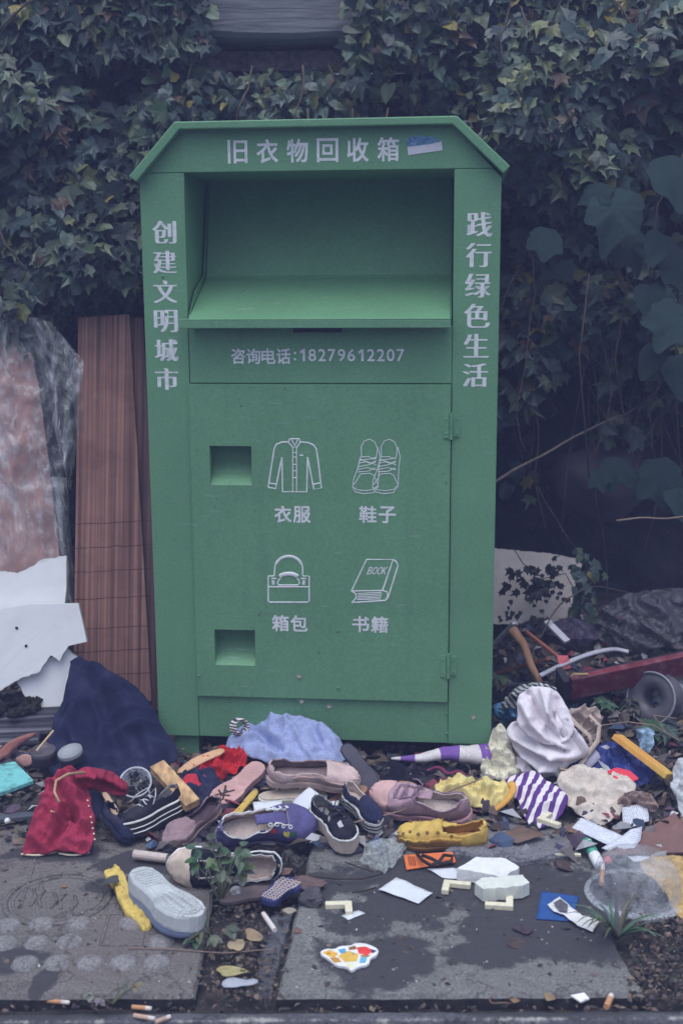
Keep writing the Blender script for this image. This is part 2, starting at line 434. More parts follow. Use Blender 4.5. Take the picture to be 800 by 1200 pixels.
MUD_SHADE = M('joint mud and shade', (.035, .032, .034), .95, .5, 40, .8, 90, .4, (.07, .065, .05), 30)  # joint dirt with the gap's shadow painted into its dark colour
def darken_sides(o_):
    o_.data.materials.append(MUD_SHADE)
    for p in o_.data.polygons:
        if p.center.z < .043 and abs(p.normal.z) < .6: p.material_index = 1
rs = rough_prism(gpoly([(324, 1167), (757, 1165), (722, 1108), (708, 1030), (690, 965), (600, 955), (372, 955)]), .05).build('slab_top', slab_mat, o); darken_sides(rs)
def ring(c, R_, r, n=48):
    p = [c+Vector((R_*math.cos(2*PI*i/n), R_*math.sin(2*PI*i/n), 0)) for i in range(n+1)]
    return MB().tube(p, r, 6, flat=.7, up=Vector((0, 0, 1)), cap=False)
slab_left = concrete('left slab concrete', (.182, .168, .160), DARK, [(14, 1126, 50, 22), (52, 1148, 16, 22), (150, 1040, 60, 12), (60, 1000, 70, 10), (190, 1010, 80, 14)], org=gp(110, 1080, -.05))
o = thing('concrete_slab', 'grey concrete cover slab with raised studs and a round emblem in front of red jacket', 'concrete slab', gp(110, 1080, -.05))
rs2 = rough_prism(gpoly([(-90, 1168), (229, 1166), (244, 1085), (264, 960), (-90, 942)]), .05).build('slab_top', slab_left, o); darken_sides(rs2)
c = gp(68, 1053, .0)
em = ring(c, .115, .007); em.v += []; em2 = ring(c, .098, .004); em.add(em2.v, em2.f)
for k in range(5):
    a = gp(40+k*12, 1042+2*k, .001); b = gp(36+k*12, 1062+k, .001); em.tube([a, (a+b)/2+Vector((.008*(-1)**k, 0, 0)), b], .004, 6, flat=.6)
em.build('emblem', slab_left, o, smooth=True)
st = MB()
for px, py in [(10, 1085), (50, 1083), (92, 1083), (6, 1106), (44, 1105), (82, 1104), (68, 1129), (106, 1129), (145, 1129), (184, 1129), (30, 1130), (190, 1104), (155, 1082)]:
    st.lathe([(.030, -.001), (.027, .005), (.016, .010), (.0001, .011)], 9, gp(px, py, 0))
st.build('stud', concrete('worn stud', (.265, .255, .255), DARK, []), o, smooth=True)
fr_ = MB(); q = gpoly([(118, 1108), (128, 1072), (172, 1070), (166, 1108)], .0); fr_.tube(q+[q[0]], .0045, 6, flat=.6)
q = gpoly([(24, 1065), (42, 1005), (60, 985)], 0); fr_.tube(q, .004, 6, flat=.6)
fr_.build('raised_rib', slab_left, o, smooth=True)
stone_mat = concrete('broken stone', (.22, .22, .24), DARK, [])
tag(rough_prism(gpoly([(520, 996), (560, 968), (672, 978), (668, 1000), (610, 1006)], .018), .06).build('broken_paving_stone', stone_mat, local=True), 'flat broken paving stone between the yellow moccasin and the white tube', 'paving stone')
tag(rough_prism(gpoly([(296, 1166), (318, 1166), (346, 1058), (312, 1075)], -.018), .03).build('path', concrete('channel', (.12, .125, .14), DARK, []), local=True), kind='structure')
kerb_mat = concrete('kerb concrete', (.12, .12, .135), (.05, .05, .055), [(60, 1180, 120, 10), (640, 1178, 140, 8)])
km = MB(); xs_ = lspace(-2.2, 2.2, 220)
prof = [(2.078, -.09), (2.076, -.022), (2.066, -.014), (2.052, -.013), (2.043, -.02), (2.036, -.05), (2.034, -.16)]
for x in xs_:
    for y, z in prof:
        g = noise.noise(Vector((x*9, y*30, 3)))*.6+noise.noise(Vector((x*30, y*40, 8)))*.4
        km.v.append(Vector((x, y+g*.008*(y < 2.06), z+g*.005)))
k = len(prof); km.f = [(i*k+j, i*k+j+1, (i+1)*k+j+1, (i+1)*k+j) for i in range(len(xs_)-1) for j in range(k-1)]
km.f = [f[::-1] for f in km.f]
ko = km.build('kerb', kerb_mat, local=True, smooth=True); tag(ko, kind='structure')
# ================================================================== wall and coping
wall_mat = M('wall stone', (.036, .033, .036), .95, .5, 5, .9, 18, .6, (.02, .02, .024), 4, bd=.02)
m = MB(); X = lspace(-3.4, 3.4, 110); Z = lspace(-.1, 2.07, 46); n = len(Z)
for x in X:
    for z in Z:
        c1 = noise.noise(Vector((x*2.2, z*3.2, 0))); c2 = noise.noise(Vector((x*7, z*8, 4)))
        m.v.append(Vector((x, 4.27-.09*c1-.035*c2, z)))
m.f = [(i*n+j, (i+1)*n+j, (i+1)*n+j+1, i*n+j+1) for i in range(len(X)-1) for j in range(n-1)]
b = len(m.v)
for x in X: m.v.append(Vector((x, 5.2, 2.07)))
m.f += [(i*n+n-1, (i+1)*n+n-1, b+i+1, b+i) for i in range(len(X)-1)]
wo = thing('retaining_wall', 'dark rough stone wall behind the bin, overgrown with creeper', 'wall', (0, 4.3, 0))
m.build('stone_face', wall_mat, wo, smooth=True)
rub = MB(); X = lspace(-3.4, 3.4, 240); n = 7
for x in X:
    for j in range(n):
        z = 2.05+.012*j; g = noise.noise(Vector((x*26, z*50, 2)))*.012+noise.noise(Vector((x*7, z*9, 2)))*.03
        rub.v.append(Vector((x, 4.13+g+(.05 if j == n-1 else 0), z)))
rub.f = [(i*n+j, (i+1)*n+j, (i+1)*n+j+1, i*n+j+1) for i in range(len(X)-1) for j in range(n-1)]
rub.build('rubble_course', M('rubble', (.20, .155, .15), .95, .5, 45, .9, 90, bd=.01, fine=.5), wo)
cm = NT('weathered coping')
mp = cm.n('ShaderNodeMapping'); mp.inputs['Scale'].default_value = (1.2, 6, 16); cm.l(cm.tc.outputs['Object'], mp.inputs[0])
nz = cm.noise(3, 7, .65, mp.outputs[0], .6)
cm.base(cm.ramp(nz, .3, .72, (.12, .115, .135), (.30, .295, .32))); cm.p.inputs['Roughness'].default_value = .9; cm.bump(nz, .8, .012)
m = MB(); X = lspace(-3.4, 3.4, 120); n = 6
for x in X:
    w1 = .012*noise.noise(Vector((x*3, 0, 0)))+.006*noise.noise(Vector((x*11, 0, 2)))
    for y, z in ((4.7, 2.135), (4.04, 2.135+w1), (4.02, 2.15+w1), (4.015, 2.28), (4.05, 2.42), (4.8, 2.46)): m.v.append(Vector((x, y+.01*noise.noise(Vector((x*2, z*9, 1))), z)))
m.f = [(i*n+j, (i+1)*n+j, (i+1)*n+j+1, i*n+j+1) for i in range(len(X)-1) for j in range(n-1)]
m.build('coping', cm.m, wo, smooth=False)

# ================================================================== creeper leaves
class Leaves:
    def _shape(lobes, base, wd, n, ser=0):
        o_ = []
        for i in range(n):
            a = -68+316*i/(n-1); r = base
            for c, h in lobes: r = max(r, base+(h-base)*max(0, 1-(abs(a-c)/wd))**.85) if abs(a-c) < wd else r
            o_.append((a, r*(1+(ser if i % 2 else -ser))))
        return o_
    PALM = _shape([(90, 1.05), (38, .9), (142, .9), (-12, .66), (192, .66)], .34, 25, 19)
    OVAL = [(-80, .12), (-35, .36), (5, .45), (40, .52), (68, .72), (90, 1.0), (112, .72), (140, .52), (175, .45), (215, .36), (260, .12)]
    BIG = _shape([(90, 1.05), (40, .86), (140, .86), (-10, .62), (190, .62)], .5, 34, 27, .03)
    def __init__(s): s.v = []; s.f = []; s.c = []
    def leaf(s, p, nrm, tip, size, kind, col, curl=.3):
        z = nrm.normalized(); y = (tip-z*tip.dot(z)); y = y.normalized() if y.length > 1e-4 else z.orthogonal().normalized(); x = y.cross(z)
        b = len(s.v); k = len(kind); tw = rnd.uniform(-.25, .25); cu = curl*rnd.uniform(.5, 1.6); fo = rnd.uniform(.05, .3)
        s.v.append(p+(y*.05)*size)
        for a, r in kind:
            r *= rnd.uniform(.88, 1.1); a = math.radians(a+rnd.uniform(-5, 5)); u, v_ = r*math.cos(a), r*math.sin(a)
            h = -cu*(u*u+max(0, v_)**2)*.8+fo*abs(u)+tw*u*v_
            s.v.append(p+(x*u+y*v_+z*h)*size)
        for i in range(k):
            s.f.append((b, b+1+i, b+1+(i+1) % k)); s.c.append(col)
        # mid-rib split keeps the leaf folded rather than flat
    def build(s, name, mat, parent):
        m = MB(); m.v = s.v; m.f = s.f; o = m.build(name, mat, parent)
        at = o.data.attributes.new('leaf_tone', 'FLOAT_COLOR', 'FACE')
        if len(o.data.polygons) == len(s.c): at.data.foreach_set('color', [q for c in s.c for q in (*c, 1)])
        return o
lm = NT('leaf'); at = lm.n('ShaderNodeAttribute'); at.attribute_name = 'leaf_tone'
lc = lm.mix(.35, at.outputs['Color'], lm.ramp(lm.noise(55, 4, .7), .3, .7, (.25, .25, .25), (.75, .75, .75)), 'OVERLAY')
lm.base(lc); lm.p.inputs['Roughness'].default_value = .42; lm.p.inputs['Specular IOR Level'].default_value = .5
tr = lm.n('ShaderNodeBsdfTranslucent'); lm.l(lc, tr.inputs[0]); mx = lm.n('ShaderNodeMixShader'); mx.inputs[0].default_value = .22
lm.l(lm.p.outputs[0], mx.inputs[1]); lm.l(tr.outputs[0], mx.inputs[2])
lm.l(mx.outputs[0], lm.t.nodes['Material Output'].inputs['Surface'])
GREENS = [(.042, .070, .062), (.055, .088, .068), (.036, .058, .056), (.072, .105, .062), (.048, .075, .070), (.11, .14, .08)]
def tone():
    r = rnd.random()
    if r < .025: return (.26, .22, .05)
    if r > .94: return (.17, .19, .07)
    if r < .07: return (.12, .075, .05)
    c = rnd.choice(GREENS); k = rnd.uniform(.6, 1.7); return tuple(q*k for q in c)
stem_mat = M('vine stem', (.10, .075, .06), .9, .4, 40, .3)
def creeper(label, regions, n, smin, smax, kinds, stems, group='creepers covering the wall'):
    """regions: list of (weight, x0, x1, zlow(x), zhigh(x), bulge)"""
    root = thing('climbing_creeper', label, 'climbing plant', (regions[0][1]*.5+regions[0][2]*.5, 4.2, 0), group)
    L = Leaves(); tot = sum(r[0] for r in regions)
    for i in range(n):
        q = rnd.uniform(0, tot)
        for r in regions:
            q -= r[0]
            if q <= 0: break
        x = rnd.uniform(r[1], r[2]); z0, z1 = r[3](x), r[4](x)
        t = rnd.random(); z = z0+(z1-z0)*t
        cl = noise.noise(Vector((x*3.2, z*4.2, len(label)*.37)))
        if cl < -.22 and rnd.random() < .8 and z < 2.05: continue
        bu = r[5]*(.35+.65*math.sin(PI*min(1, max(0, t*.8+.15))))*(1+.7*cl)
        Y = 4.16-bu-rnd.random()**2*.02+rnd.random()*.16
        if z > 2.06: Y = min(Y, 3.985-rnd.random()*.09)
        s_ = rnd.uniform(smin, smax)*(1.25 if rnd.random() < .1 else 1)
        nr = Vector((rnd.gauss(0, .5), -.75+rnd.gauss(0, .3), .55+rnd.gauss(0, .4))); tip = Vector((rnd.gauss(0, .7), -.5, -.6+rnd.gauss(0, .35)))
        L.leaf(Vector((x, Y, z)), nr, tip, s_, rnd.choice(kinds), tone())
    L.build('foliage', lm.m, root)
    sm = MB()
    for i in range(stems):
        r = rnd.choice(regions); x = rnd.uniform(r[1], r[2]); z = r[4](x); Y = 4.12-r[5]*.6; pth = []
        vx = rnd.uniform(-.5, .5)
        for k in range(14):
            pth.append(Vector((x, Y-.08*math.sin(k*.4), z))); vx += rnd.gauss(0, .25); x += .045*vx; z -= rnd.uniform(.02, .08); Y += rnd.gauss(0, .02)
            if z < r[3](x)-.05: break
        if len(pth) > 2: sm.tube(pth, [.0035]*(len(pth)-1)+[.0012], 5)
    sm.build('stems', stem_mat, root, smooth=True)
    return root
P_, O_, B_ = Leaves.PALM, Leaves.OVAL, Leaves.BIG
creeper('dense dark creeper with lobed leaves filling the upper left behind the plastic-wrapped bundle',
    [(3, -1.75, -.50, lambda x: 1.42+.05*math.sin(x*9), lambda x: 2.4, .30), (1.6, -1.75, -.50, lambda x: 1.10+.06*math.sin(x*13), lambda x: 1.6, .34)], 6600, .026, .060, [P_, P_, O_], 26)
creeper('leafy creeper spilling over the wall just above the bin roof',
    [(2.2, -.62, .62, lambda x: 1.6, lambda x: 2.04 if -.40 < x < .02 else 2.3, .22), (.8, -.62, .62, lambda x: 1.60, lambda x: 1.9, .34)], 4200, .022, .050, [P_, O_, O_], 14)
creeper('thick creeper hanging from the wall top to the right of the bin',
    [(3.2, .45, 1.75, lambda x: 1.40+.08*math.sin(x*11), lambda x: 2.33-.05*math.sin(x*5), .42), (1.5, .45, 1.75, lambda x: 1.02+.12*math.sin(x*9), lambda x: 1.5, .30), (.16, .85, 1.75, lambda x: .85, lambda x: 1.3, .25), (.05, .5, 1.75, lambda x: .6, lambda x: 1.2, .1)], 7800, .027, .064, [P_, P_, B_, O_], 30)
# the big blue-green leaves at the right edge: one vine
root = thing('broad_leaf_vine', 'vine with very large lobed blue-green leaves at the far right', 'climbing plant', (1.0, 3.8, 0))
L = Leaves()
for px, py, Y, s_, tx, kd in [(722, 262, 3.62, .135, -.3, B_), (785, 225, 3.55, .13, .2, B_), (775, 300, 3.6, .11, -.5, O_), (735, 305, 3.7, .10, .3, B_), (760, 360, 3.6, .11, .1, O_), (790, 395, 3.5, .12, -.6, B_), (770, 430, 3.52, .10, -.8, O_), (792, 445, 3.58, .14, .1, O_), (700, 245, 3.66, .09, -.4, P_),
        (790, 330, 3.64, .12, .4, B_), (700, 580, 3.8, .07, .2, P_), (720, 570, 3.8, .08, -.3, B_), (775, 575, 3.7, .12, .1, B_), (755, 585, 3.75, .10, -.4, P_), (790, 600, 3.66, .10, .3, O_), (640, 300, 3.72, .085, -.2, B_), (660, 335, 3.8, .07, .4, P_), (615, 400, 3.85, .055, .1, P_), (665, 430, 3.85, .06, -.3, O_)]:
    g = rnd.uniform(.8, 1.15)
    L.leaf(vp(px, py-22, Y), Vector((rnd.gauss(0, .2), -.8, .6)), Vector((tx, -.4, -.9)), s_, kd, (.034*g, .060*g, .056*g), .5)
lm2_ = lm.m.copy(); lm2_.name = 'matte leaf'; lp2 = lm2_.node_tree.nodes['Principled BSDF']; lp2.inputs['Roughness'].default_value = .8; lp2.inputs['Specular IOR Level'].default_value = .12
bo = L.build('leaves', lm2_, root); bo.data.polygons.foreach_set('use_smooth', [True]*len(bo.data.polygons)); ms = bo.modifiers.new('soft', 'SUBSURF'); ms.levels = ms.render_levels = 2
sm = MB()
for a in ([(800, 180), (770, 240), (760, 330), (775, 420)], [(722, 250), (735, 330), (720, 420), (735, 520)], [(795, 330), (790, 440), (797, 560)], [(690, 320), (678, 420), (690, 560)]):
    sm.tube([vp(px, py, 3.68+.03*i) for i, (px, py) in enumerate(a)], .003, 6)
sm.build('stem', stem_mat, root, smooth=True)

# dry vines hanging in the hollow
def vine(pts, r, label, group=None, mat=stem_mat, name='dry_vine'):
    P3 = [vp(px, py, Y) for px, py, Y in pts]
    for _ in range(2):
        q = [P3[0]]
        for a, b in zip(P3, P3[1:]): q += [a.lerp(b, .25), a.lerp(b, .75)]
        P3 = q+[P3[-1]]
    P3 = [p+Vector((noise.noise(p*12)*.006, 0, noise.noise(p*12+Vector((3, 3, 3)))*.006)) for p in P3]
    return tag(MB().tube(P3, [r*(1-.5*i/len(P3)) for i in range(len(P3))], 6).build(name, mat, smooth=True), label, 'vine' if 'vine' in name else 'twig', group)
for k in range(16):
    x = rnd.uniform(592, 790); y0 = rnd.uniform(300, 420); ln = rnd.uniform(130, 330); Y = rnd.uniform(3.75, 4.05)
    pts = [(x, y0, Y)]; 
    for j in range(4): x += rnd.uniform(-22, 22); pts.append((x, y0+ln*(j+1)/4, Y-.02*j))
    vine(pts, rnd.uniform(.0016, .003), 'thin dry vine hanging in the dark hollow right of the bin', 'dry vines hanging beside the bin')
pale = M('pale twig', (.26, .19, .15), .85, .3, 40, .2)
vine([(575, 567, 3.6), (640, 530, 3.7), (690, 502, 3.8), (745, 478, 3.9)], .0048, 'bare branch slanting up from the right edge of the bin', mat=M('branch', (.16, .125, .105), .9, .3, 40, .3), name='bare_branch')
vine([(722, 610, 3.5), (750, 607, 3.5), (800, 606, 3.48), (830, 600, 3.46)], .0035, 'pale bare twig jutting in from the right edge under broad leaves', mat=pale, name='bare_twig')
vine([(630, 570, 3.7), (645, 600, 3.7), (672, 640, 3.7), (690, 668, 3.72)], .0022, 'curling dry vine trailing over the leaning white board', mat=stem_mat)
vine([(632, 748, 3.55), (650, 712, 3.6), (680, 690, 3.65), (700, 686, 3.7), (735, 695, 3.7)], .0028, 'dark bent twig arching in front of the leaning white board', name='bare_twig')
boul = M('faint boulder', (.075, .062, .075), .95, .3, 8, .6, 25)
b_ = MB(); nn_ = 18; cc = vp(705, 562, 4.05)
for i in range(nn_+1):
    for j in range(24):
        th, ph = PI*i/nn_, 2*PI*j/24; d = Vector((math.sin(th)*math.cos(ph), math.sin(th)*math.sin(ph), math.cos(th)))
        g = 1+.22*noise.noise(d*1.8); b_.v.append(cc+Vector((d.x*.17*g, d.y*.13*g, d.z*.13*g)))
b_.f = [(i*24+j, (i+1)*24+j, (i+1)*24+(j+1) % 24, i*24+(j+1) % 24) for i in range(nn_) for j in range(24)]
tag(b_.build('boulder', boul, smooth=True), 'rounded mauve boulder bulging from the wall behind hanging vines', 'boulder')

# ================================================================== clothes recycling bin
YAW = -.0932
BIN0 = Vector((-.52932+.475*math.cos(YAW), 3.27242+.475*math.sin(YAW), 0))
binr = thing('clothes_recycling_bin', 'tall green metal clothes recycling bin with white Chinese lettering', 'recycling bin', BIN0, rot=(0, 0, YAW))
def L3(u, v, y=0.0): return Vector((u-.475, y, v+.0806))
gm_ = NT('green paint')
GP = (.145, .325, .172)
g0 = gm_.ramp(gm_.noise(3.2, 5, .6), .3, .7, tuple(c*.9 for c in GP), tuple(c*1.08 for c in GP))
g0 = gm_.mix(.18, g0, gm_.ramp(gm_.noise(170, 3, .7), .35, .65, (.2, .2, .2), (.8, .8, .8)), 'OVERLAY')
g0 = gm_.mix(gm_.math('MULTIPLY', gm_.ramp(gm_.noise(5.5, 8, .75), .56, .76), .30), g0, (.09, .13, .11))
mp = gm_.n('ShaderNodeMapping'); mp.inputs['Scale'].default_value = (34, 34, 2.2); gm_.l(gm_.tc.outputs['Object'], mp.inputs[0])
g0 = gm_.mix(gm_.math('MULTIPLY', gm_.ramp(gm_.noise(1, 5, .6, mp.outputs[0]), .57, .74), .14), g0, (.07, .12, .10))
mp2 = gm_.n('ShaderNodeMapping'); mp2.inputs['Scale'].default_value = (14, 14, 90); mp2.inputs['Rotation'].default_value = (0, .25, 0); gm_.l(gm_.tc.outputs['Object'], mp2.inputs[0])
g0 = gm_.mix(gm_.math('MULTIPLY', gm_.ramp(gm_.noise(1, 2, .5, mp2.outputs[0]), .69, .72), .4), g0, (.30, .40, .36))
g0 = gm_.mix(gm_.math('MULTIPLY', gm_.ramp(gm_.noise(46, 3, .5), .735, .755), .7), g0, (.11, .075, .055))
g0 = gm_.mix(gm_.math('MULTIPLY', gm_.ramp(gm_.noise(9, 9, .8), .60, .70), .22), g0, (.28, .36, .31))
gm_.base(g0); gm_.p.inputs['Roughness'].default_value = .5; gm_.p.inputs['Specular IOR Level'].default_value = .35
gm_.bump(gm_.math('ADD', gm_.math('MULTIPLY', gm_.noise(320, 2), .25), gm_.math('MULTIPLY', gm_.noise(2.4, 2), 2.2)), .18, .004)
GREEN = gm_.m
def uvprism(pts, y0, y1): return MB().prism([L3(u, v, y0) for u, v in pts], (0, y1-y0, 0))
def bpart(mb, name, parent=None, mat=None, bevel=.0012, smooth=False): return mb.build(name, mat or GREEN, parent or binr, local=True, bevel=bevel, smooth=smooth)
def ubox(mb, u0, u1, v0, v1, y0, y1): return mb.box(L3((u0+u1)/2, (v0+v1)/2, (y0+y1)/2), (u1-u0, y1-y0, v1-v0))
sh = MB(); ubox(sh, .002, .006, .03, 1.55, .021, .60); ubox(sh, .944, .948, .03, 1.55, .021, .60); ubox(sh, .006, .944, .0, 1.55, .595, .6); ubox(sh, .02, .93, .002, .006, .021, .595)
sh.prism([L3(u, v, .596) for u, v in ((.006, 1.551), (.944, 1.551), (.823, 1.668), (.117, 1.668))], (0, .004, 0))
bpart(sh, 'body')
bpart(uvprism([(0, .022), (.02, 0), (.1165, 0), (.1195, 1.5665), (.02, 1.5665), (0, 1.545)], 0, .02), 'front_pillar')
bpart(uvprism([(.8295, 0), (.95, 0), (.95, 1.545), (.929, 1.5665), (.829, 1.5665)], 0, .02), 'front_pillar')
bpart(uvprism([(.0205, 1.568), (.9285, 1.568), (.825, 1.674), (.117, 1.674)], .0005, .02), 'fascia')
bpart(uvprism([(.1205, 1.0145), (.8280, 1.0145), (.8280, 1.167), (.1205, 1.167)], .001, .02), 'front_panel')
bpart(uvprism([(.1175, 0), (.8285, 0), (.8285, .1225), (.1175, .1225)], .003, .02), 'bottom_rail')
OUT = [(-.022, 1.557), (.104, 1.693), (.834, 1.695), (.971, 1.569)]; INN = [(.9535, 1.5515), (.8230, 1.6745), (.117, 1.6735), (-.002, 1.543)]
rf = uvprism(OUT+INN, -.028, .62)
bpart(rf, 'roof', bevel=.003)
for u, y0 in ((.041, .02), (.841, .02), (.041, .52), (.841, .52)): bpart(ubox(MB(), u, u+.07, -.0806, .001, y0, y0+.07), 'foot')
# chute: cavity walls and the tilting hopper
cv = MB(); ubox(cv, .1145, .1185, 1.13, 1.60, .02, .46); ubox(cv, .8300, .8340, 1.13, 1.60, .02, .46); ubox(cv, .12, .83, 1.568, 1.572, .021, .46); ubox(cv, .12, .83, 1.13, 1.60, .456, .46)
bpart(cv, 'chute')
hp = MB()
def plate(prof, u0, u1, t):
    a = [L3(u0, v, y) for y, v in prof]; b = [L3(u1, v, y) for y, v in prof]; k = len(a)
    m = MB(); off = Vector((0, t*.4, -t))
    m.v = a+b+[p+off for p in a]+[p+off for p in b]
    for i in range(k-1):
        m.f += [(i, k+i, k+i+1, i+1), (2*k+i, 2*k+i+1, 3*k+i+1, 3*k+i)]
        m.f += [(i, i+1, 2*k+i+1, 2*k+i), (k+i, 3*k+i, 3*k+i+1, k+i+1)]
    m.f += [(0, 2*k, 3*k, k), (k-1, 2*k-1, 4*k-1, 3*k-1)]
    return m
fl = plate([(-.046, 1.166), (-.045, 1.178), (-.040, 1.185), (-.030, 1.187), (.215, 1.296), (.222, 1.303), (.226, 1.315), (.31, 1.60)], .128, .822, .003)
hpo = bpart(fl, 'hopper', bevel=0)
lp = MB(); ubox(lp, .1035, .8250, 1.163, 1.1835, -.050, -.0465); ubox(lp, .1035, .8250, 1.1838, 1.1872, -.050, -.022); bpart(lp, 'lip', hpo)
for u in (.1245, .8235):
    wl = MB().prism([L3(u, v, y) for y, v in ((-.02, 1.188), (.215, 1.298), (.30, 1.56), (.285, 1.56), (.195, 1.305), (.07, 1.262))], (.002, 0, 0)); bpart(wl, 'side_wing', hpo)
bpart(ubox(MB(), .405, .535, 1.150, 1.163, -.006, .0005), 'latch', mat=M('dark steel', (.03, .035, .045), .5, .2, 20, .1))
# door with two pocket handles
U = [.1180, .1710, .2865, .8270]; V = [.1255, .2185, .3225, .7350, .8435, 1.0120]
dm = MB(); y0, y1 = -.009, .012
for i in range(3):
    for j in range(5):
        if i == 1 and j in (1, 3): continue
        dm.add([L3(U[i], V[j], y0), L3(U[i+1], V[j], y0), L3(U[i+1], V[j+1], y0), L3(U[i], V[j+1], y0)], [(0, 1, 2, 3)])
for a, b in (((U[0], V[0]), (U[3], V[0])), ((U[3], V[0]), (U[3], V[5])), ((U[3], V[5]), (U[0], V[5])), ((U[0], V[5]), (U[0], V[0]))):
    dm.add([L3(*a, y0), L3(*b, y0), L3(*b, y1), L3(*a, y1)], [(3, 2, 1, 0)])
door = bpart(dm, 'door', bevel=0)
for j in (1, 3):
    u0, u1, v0, v1 = U[1], U[2], V[j], V[j+1]; pr = [(y0, v0), (.030, v0+.030), (.052, v0+.062), (.056, v1-.004), (.050, v1), (y0, v1)]
    pk = MB(); k = len(pr)
    pk.v = [L3(u0, v, y) for y, v in pr]+[L3(u1, v, y) for y, v in pr]
    pk.f = [(i, k+i, k+i+1, i+1) for i in range(k-1)]+[tuple(range(k)), tuple(range(2*k-1, k-1, -1))]
    bpart(pk, 'pocket_handle', door, bevel=0)
for v0, v1 in ((.869, .932), (.199, .262)):
    h = MB(); ubox(h, .8075, .8215, v0, v1, -.0125, -.0092); ubox(h, .8330, .8510, v0+.004, v1-.004, -.0045, -.0003)
    h.tube([L3(.8278, v0-.004, -.009), L3(.8278, v1+.004, -.009)], .0058, 10)
    for q in (.25, .5, .75): h.lathe([(.0068, -.001), (.0068, .001)], 10, L3(.8278, v0+(v1-v0)*q, -.009))
    for uu in (.8145, .843):
        for q in (.2, .8): h.lathe([(.003, 0), (.002, .0015), (.0001, .002)], 8, L3(uu, v0+(v1-v0)*q, -.0125 if uu < .82 else -.0045), Matrix.Rotation(PI/2, 3, 'X'))
    bpart(h, 'hinge', door, bevel=0)
# seams, bolts, stains of rivets
for u, v in ((.826, .03), (.826, .09), (.124, .185), (.52, .16), (.81, 1.155), (.14, 1.155), (.06, 1.20), (.055, 1.30)):
    bl_ = MB().lathe([(.004, 0), (.003, .0025), (.0001, .003)], 10, L3(u, v, -.0005 if v > .2 or u > .82 else -.009), Matrix.Rotation(PI/2, 3, 'X'))
    bpart(bl_, 'bolt', bevel=0)
# ---- lettering
wh = M('white lettering', (.82, .85, .84), .6, .1, 25, 0, dirt=.45, dcol=(.22, .36, .28), dsc=55)
DG = None
def glyph(ch, off):
    if ch == '1': return [Vector(p) for p in ((.30, 0, 0), (.47, 0, 0), (.47, .73, 0), (.33, .73, 0), (.08, .60, 0), (.08, .46, 0), (.30, .55, 0))], [(0, 1, 2, 3, 4, 5, 6)]
    cu = bpy.data.curves.new('glyph', 'FONT'); cu.body = ch; cu.size = 1; cu.align_x = 'CENTER'; cu.offset = off; cu.resolution_u = 4
    ob = bpy.data.objects.new('glyph', cu); COL.objects.link(ob)
    dg = bpy.context.evaluated_depsgraph_get(); me = bpy.data.meshes.new_from_object(ob.evaluated_get(dg))
    r = ([v.co.copy() for v in me.vertices], [tuple(p.vertices) for p in me.polygons])
    bpy.data.objects.remove(ob); bpy.data.curves.remove(cu); bpy.data.meshes.remove(me); return r
def write(chars, y, parent, style='bold', name='lettering', shear=0, mat=None, wt=.0011):
    """chars: (character, centre u, centre v, width, height) in bin-front metres"""
    m = MB()
    for ch, u, v, w_, h_ in chars:
        vs, fs = glyph(ch, -.019 if style == 'song' else 0)
        if not vs: continue
        x0 = min(p.x for p in vs); x1 = max(p.x for p in vs); z0 = min(p.y for p in vs); z1 = max(p.y for p in vs)
        sh_ = [((-2+k)*.0020, .0008*(-1)**k) for k in range(5)] if style == 'song' else ([(a*wt, b*wt) for a in (-1, 0, 1) for b in (-1, 0, 1)] if style == 'bold' else [(-.0003, 0), (.0003, .0002)])
        for q, (dx, dz) in enumerate(sh_):
            m.add([L3(u+(p.x-(x0+x1)/2)/(x1-x0)*w_+dx+shear*(p.y-z0)/(z1-z0)*h_, v+dz+(p.y-(z0+z1)/2)/(z1-z0)*h_, y-.0006-.00004*q) for p in vs], fs)
    return bpart(m, name, parent, mat or wh, bevel=0)
write([(ch, .2640+.0788*i, 1.6185, .054 if ch != '\u65e7' else .05, .058) for i, ch in enumerate('\u65e7\u8863\u7269\u56de\u6536\u7bb1')], .0005, binr)
write([(ch, .0625-.0012*i, 1.4150-.0780*i, .058, .058) for i, ch in enumerate('\u521b\u5efa\u6587\u660e\u57ce\u5e02')], 0, binr, 'song')
write([(ch, .8955-.0010*i, 1.4270-.0782*i, .060, .061) for i, ch in enumerate('\u8df5\u884c\u7eff\u8272\u751f\u6d3b')], 0, binr, 'song')
cs = [(ch, .2545+.0410*i, 1.0865, .037, .040) for i, ch in enumerate('\u54a8\u8be2\u7535\u8bdd')]+[(':', .4085, 1.087, .0055, .022)]
cs += [(d, .4290+.02625*i, 1.0895, .0125 if d == '1' else .0195, .0315) for i, d in enumerate('18279612207')]
write(cs[:4], .001, binr, wt=.0008); write(cs[4:], .001, binr, wt=.0005)
for s_, u, v in (('\u8863\u670d', .3970, .6555), ('\u978b\u5b50', .6310, .6575), ('\u7bb1\u5305', .3855, .3450), ('\u4e66\u7c4d', .6105, .3465)):
    write([(ch, u-.0262+.0524*i, v, .046, .045) for i, ch in enumerate(s_)], -.009, door)
def fuv(px, py, y):                           # measured photo position on the bin front -> (u, v)
    n_ = Vector((math.sin(-YAW), math.cos(-YAW), 0)); o_ = Vector((-.52932, 3.27242, .0806))
    p = plp(px, py, o_+n_*y, n_)-o_
    return p.dot(Vector((math.cos(YAW), math.sin(YAW), 0))), p.z
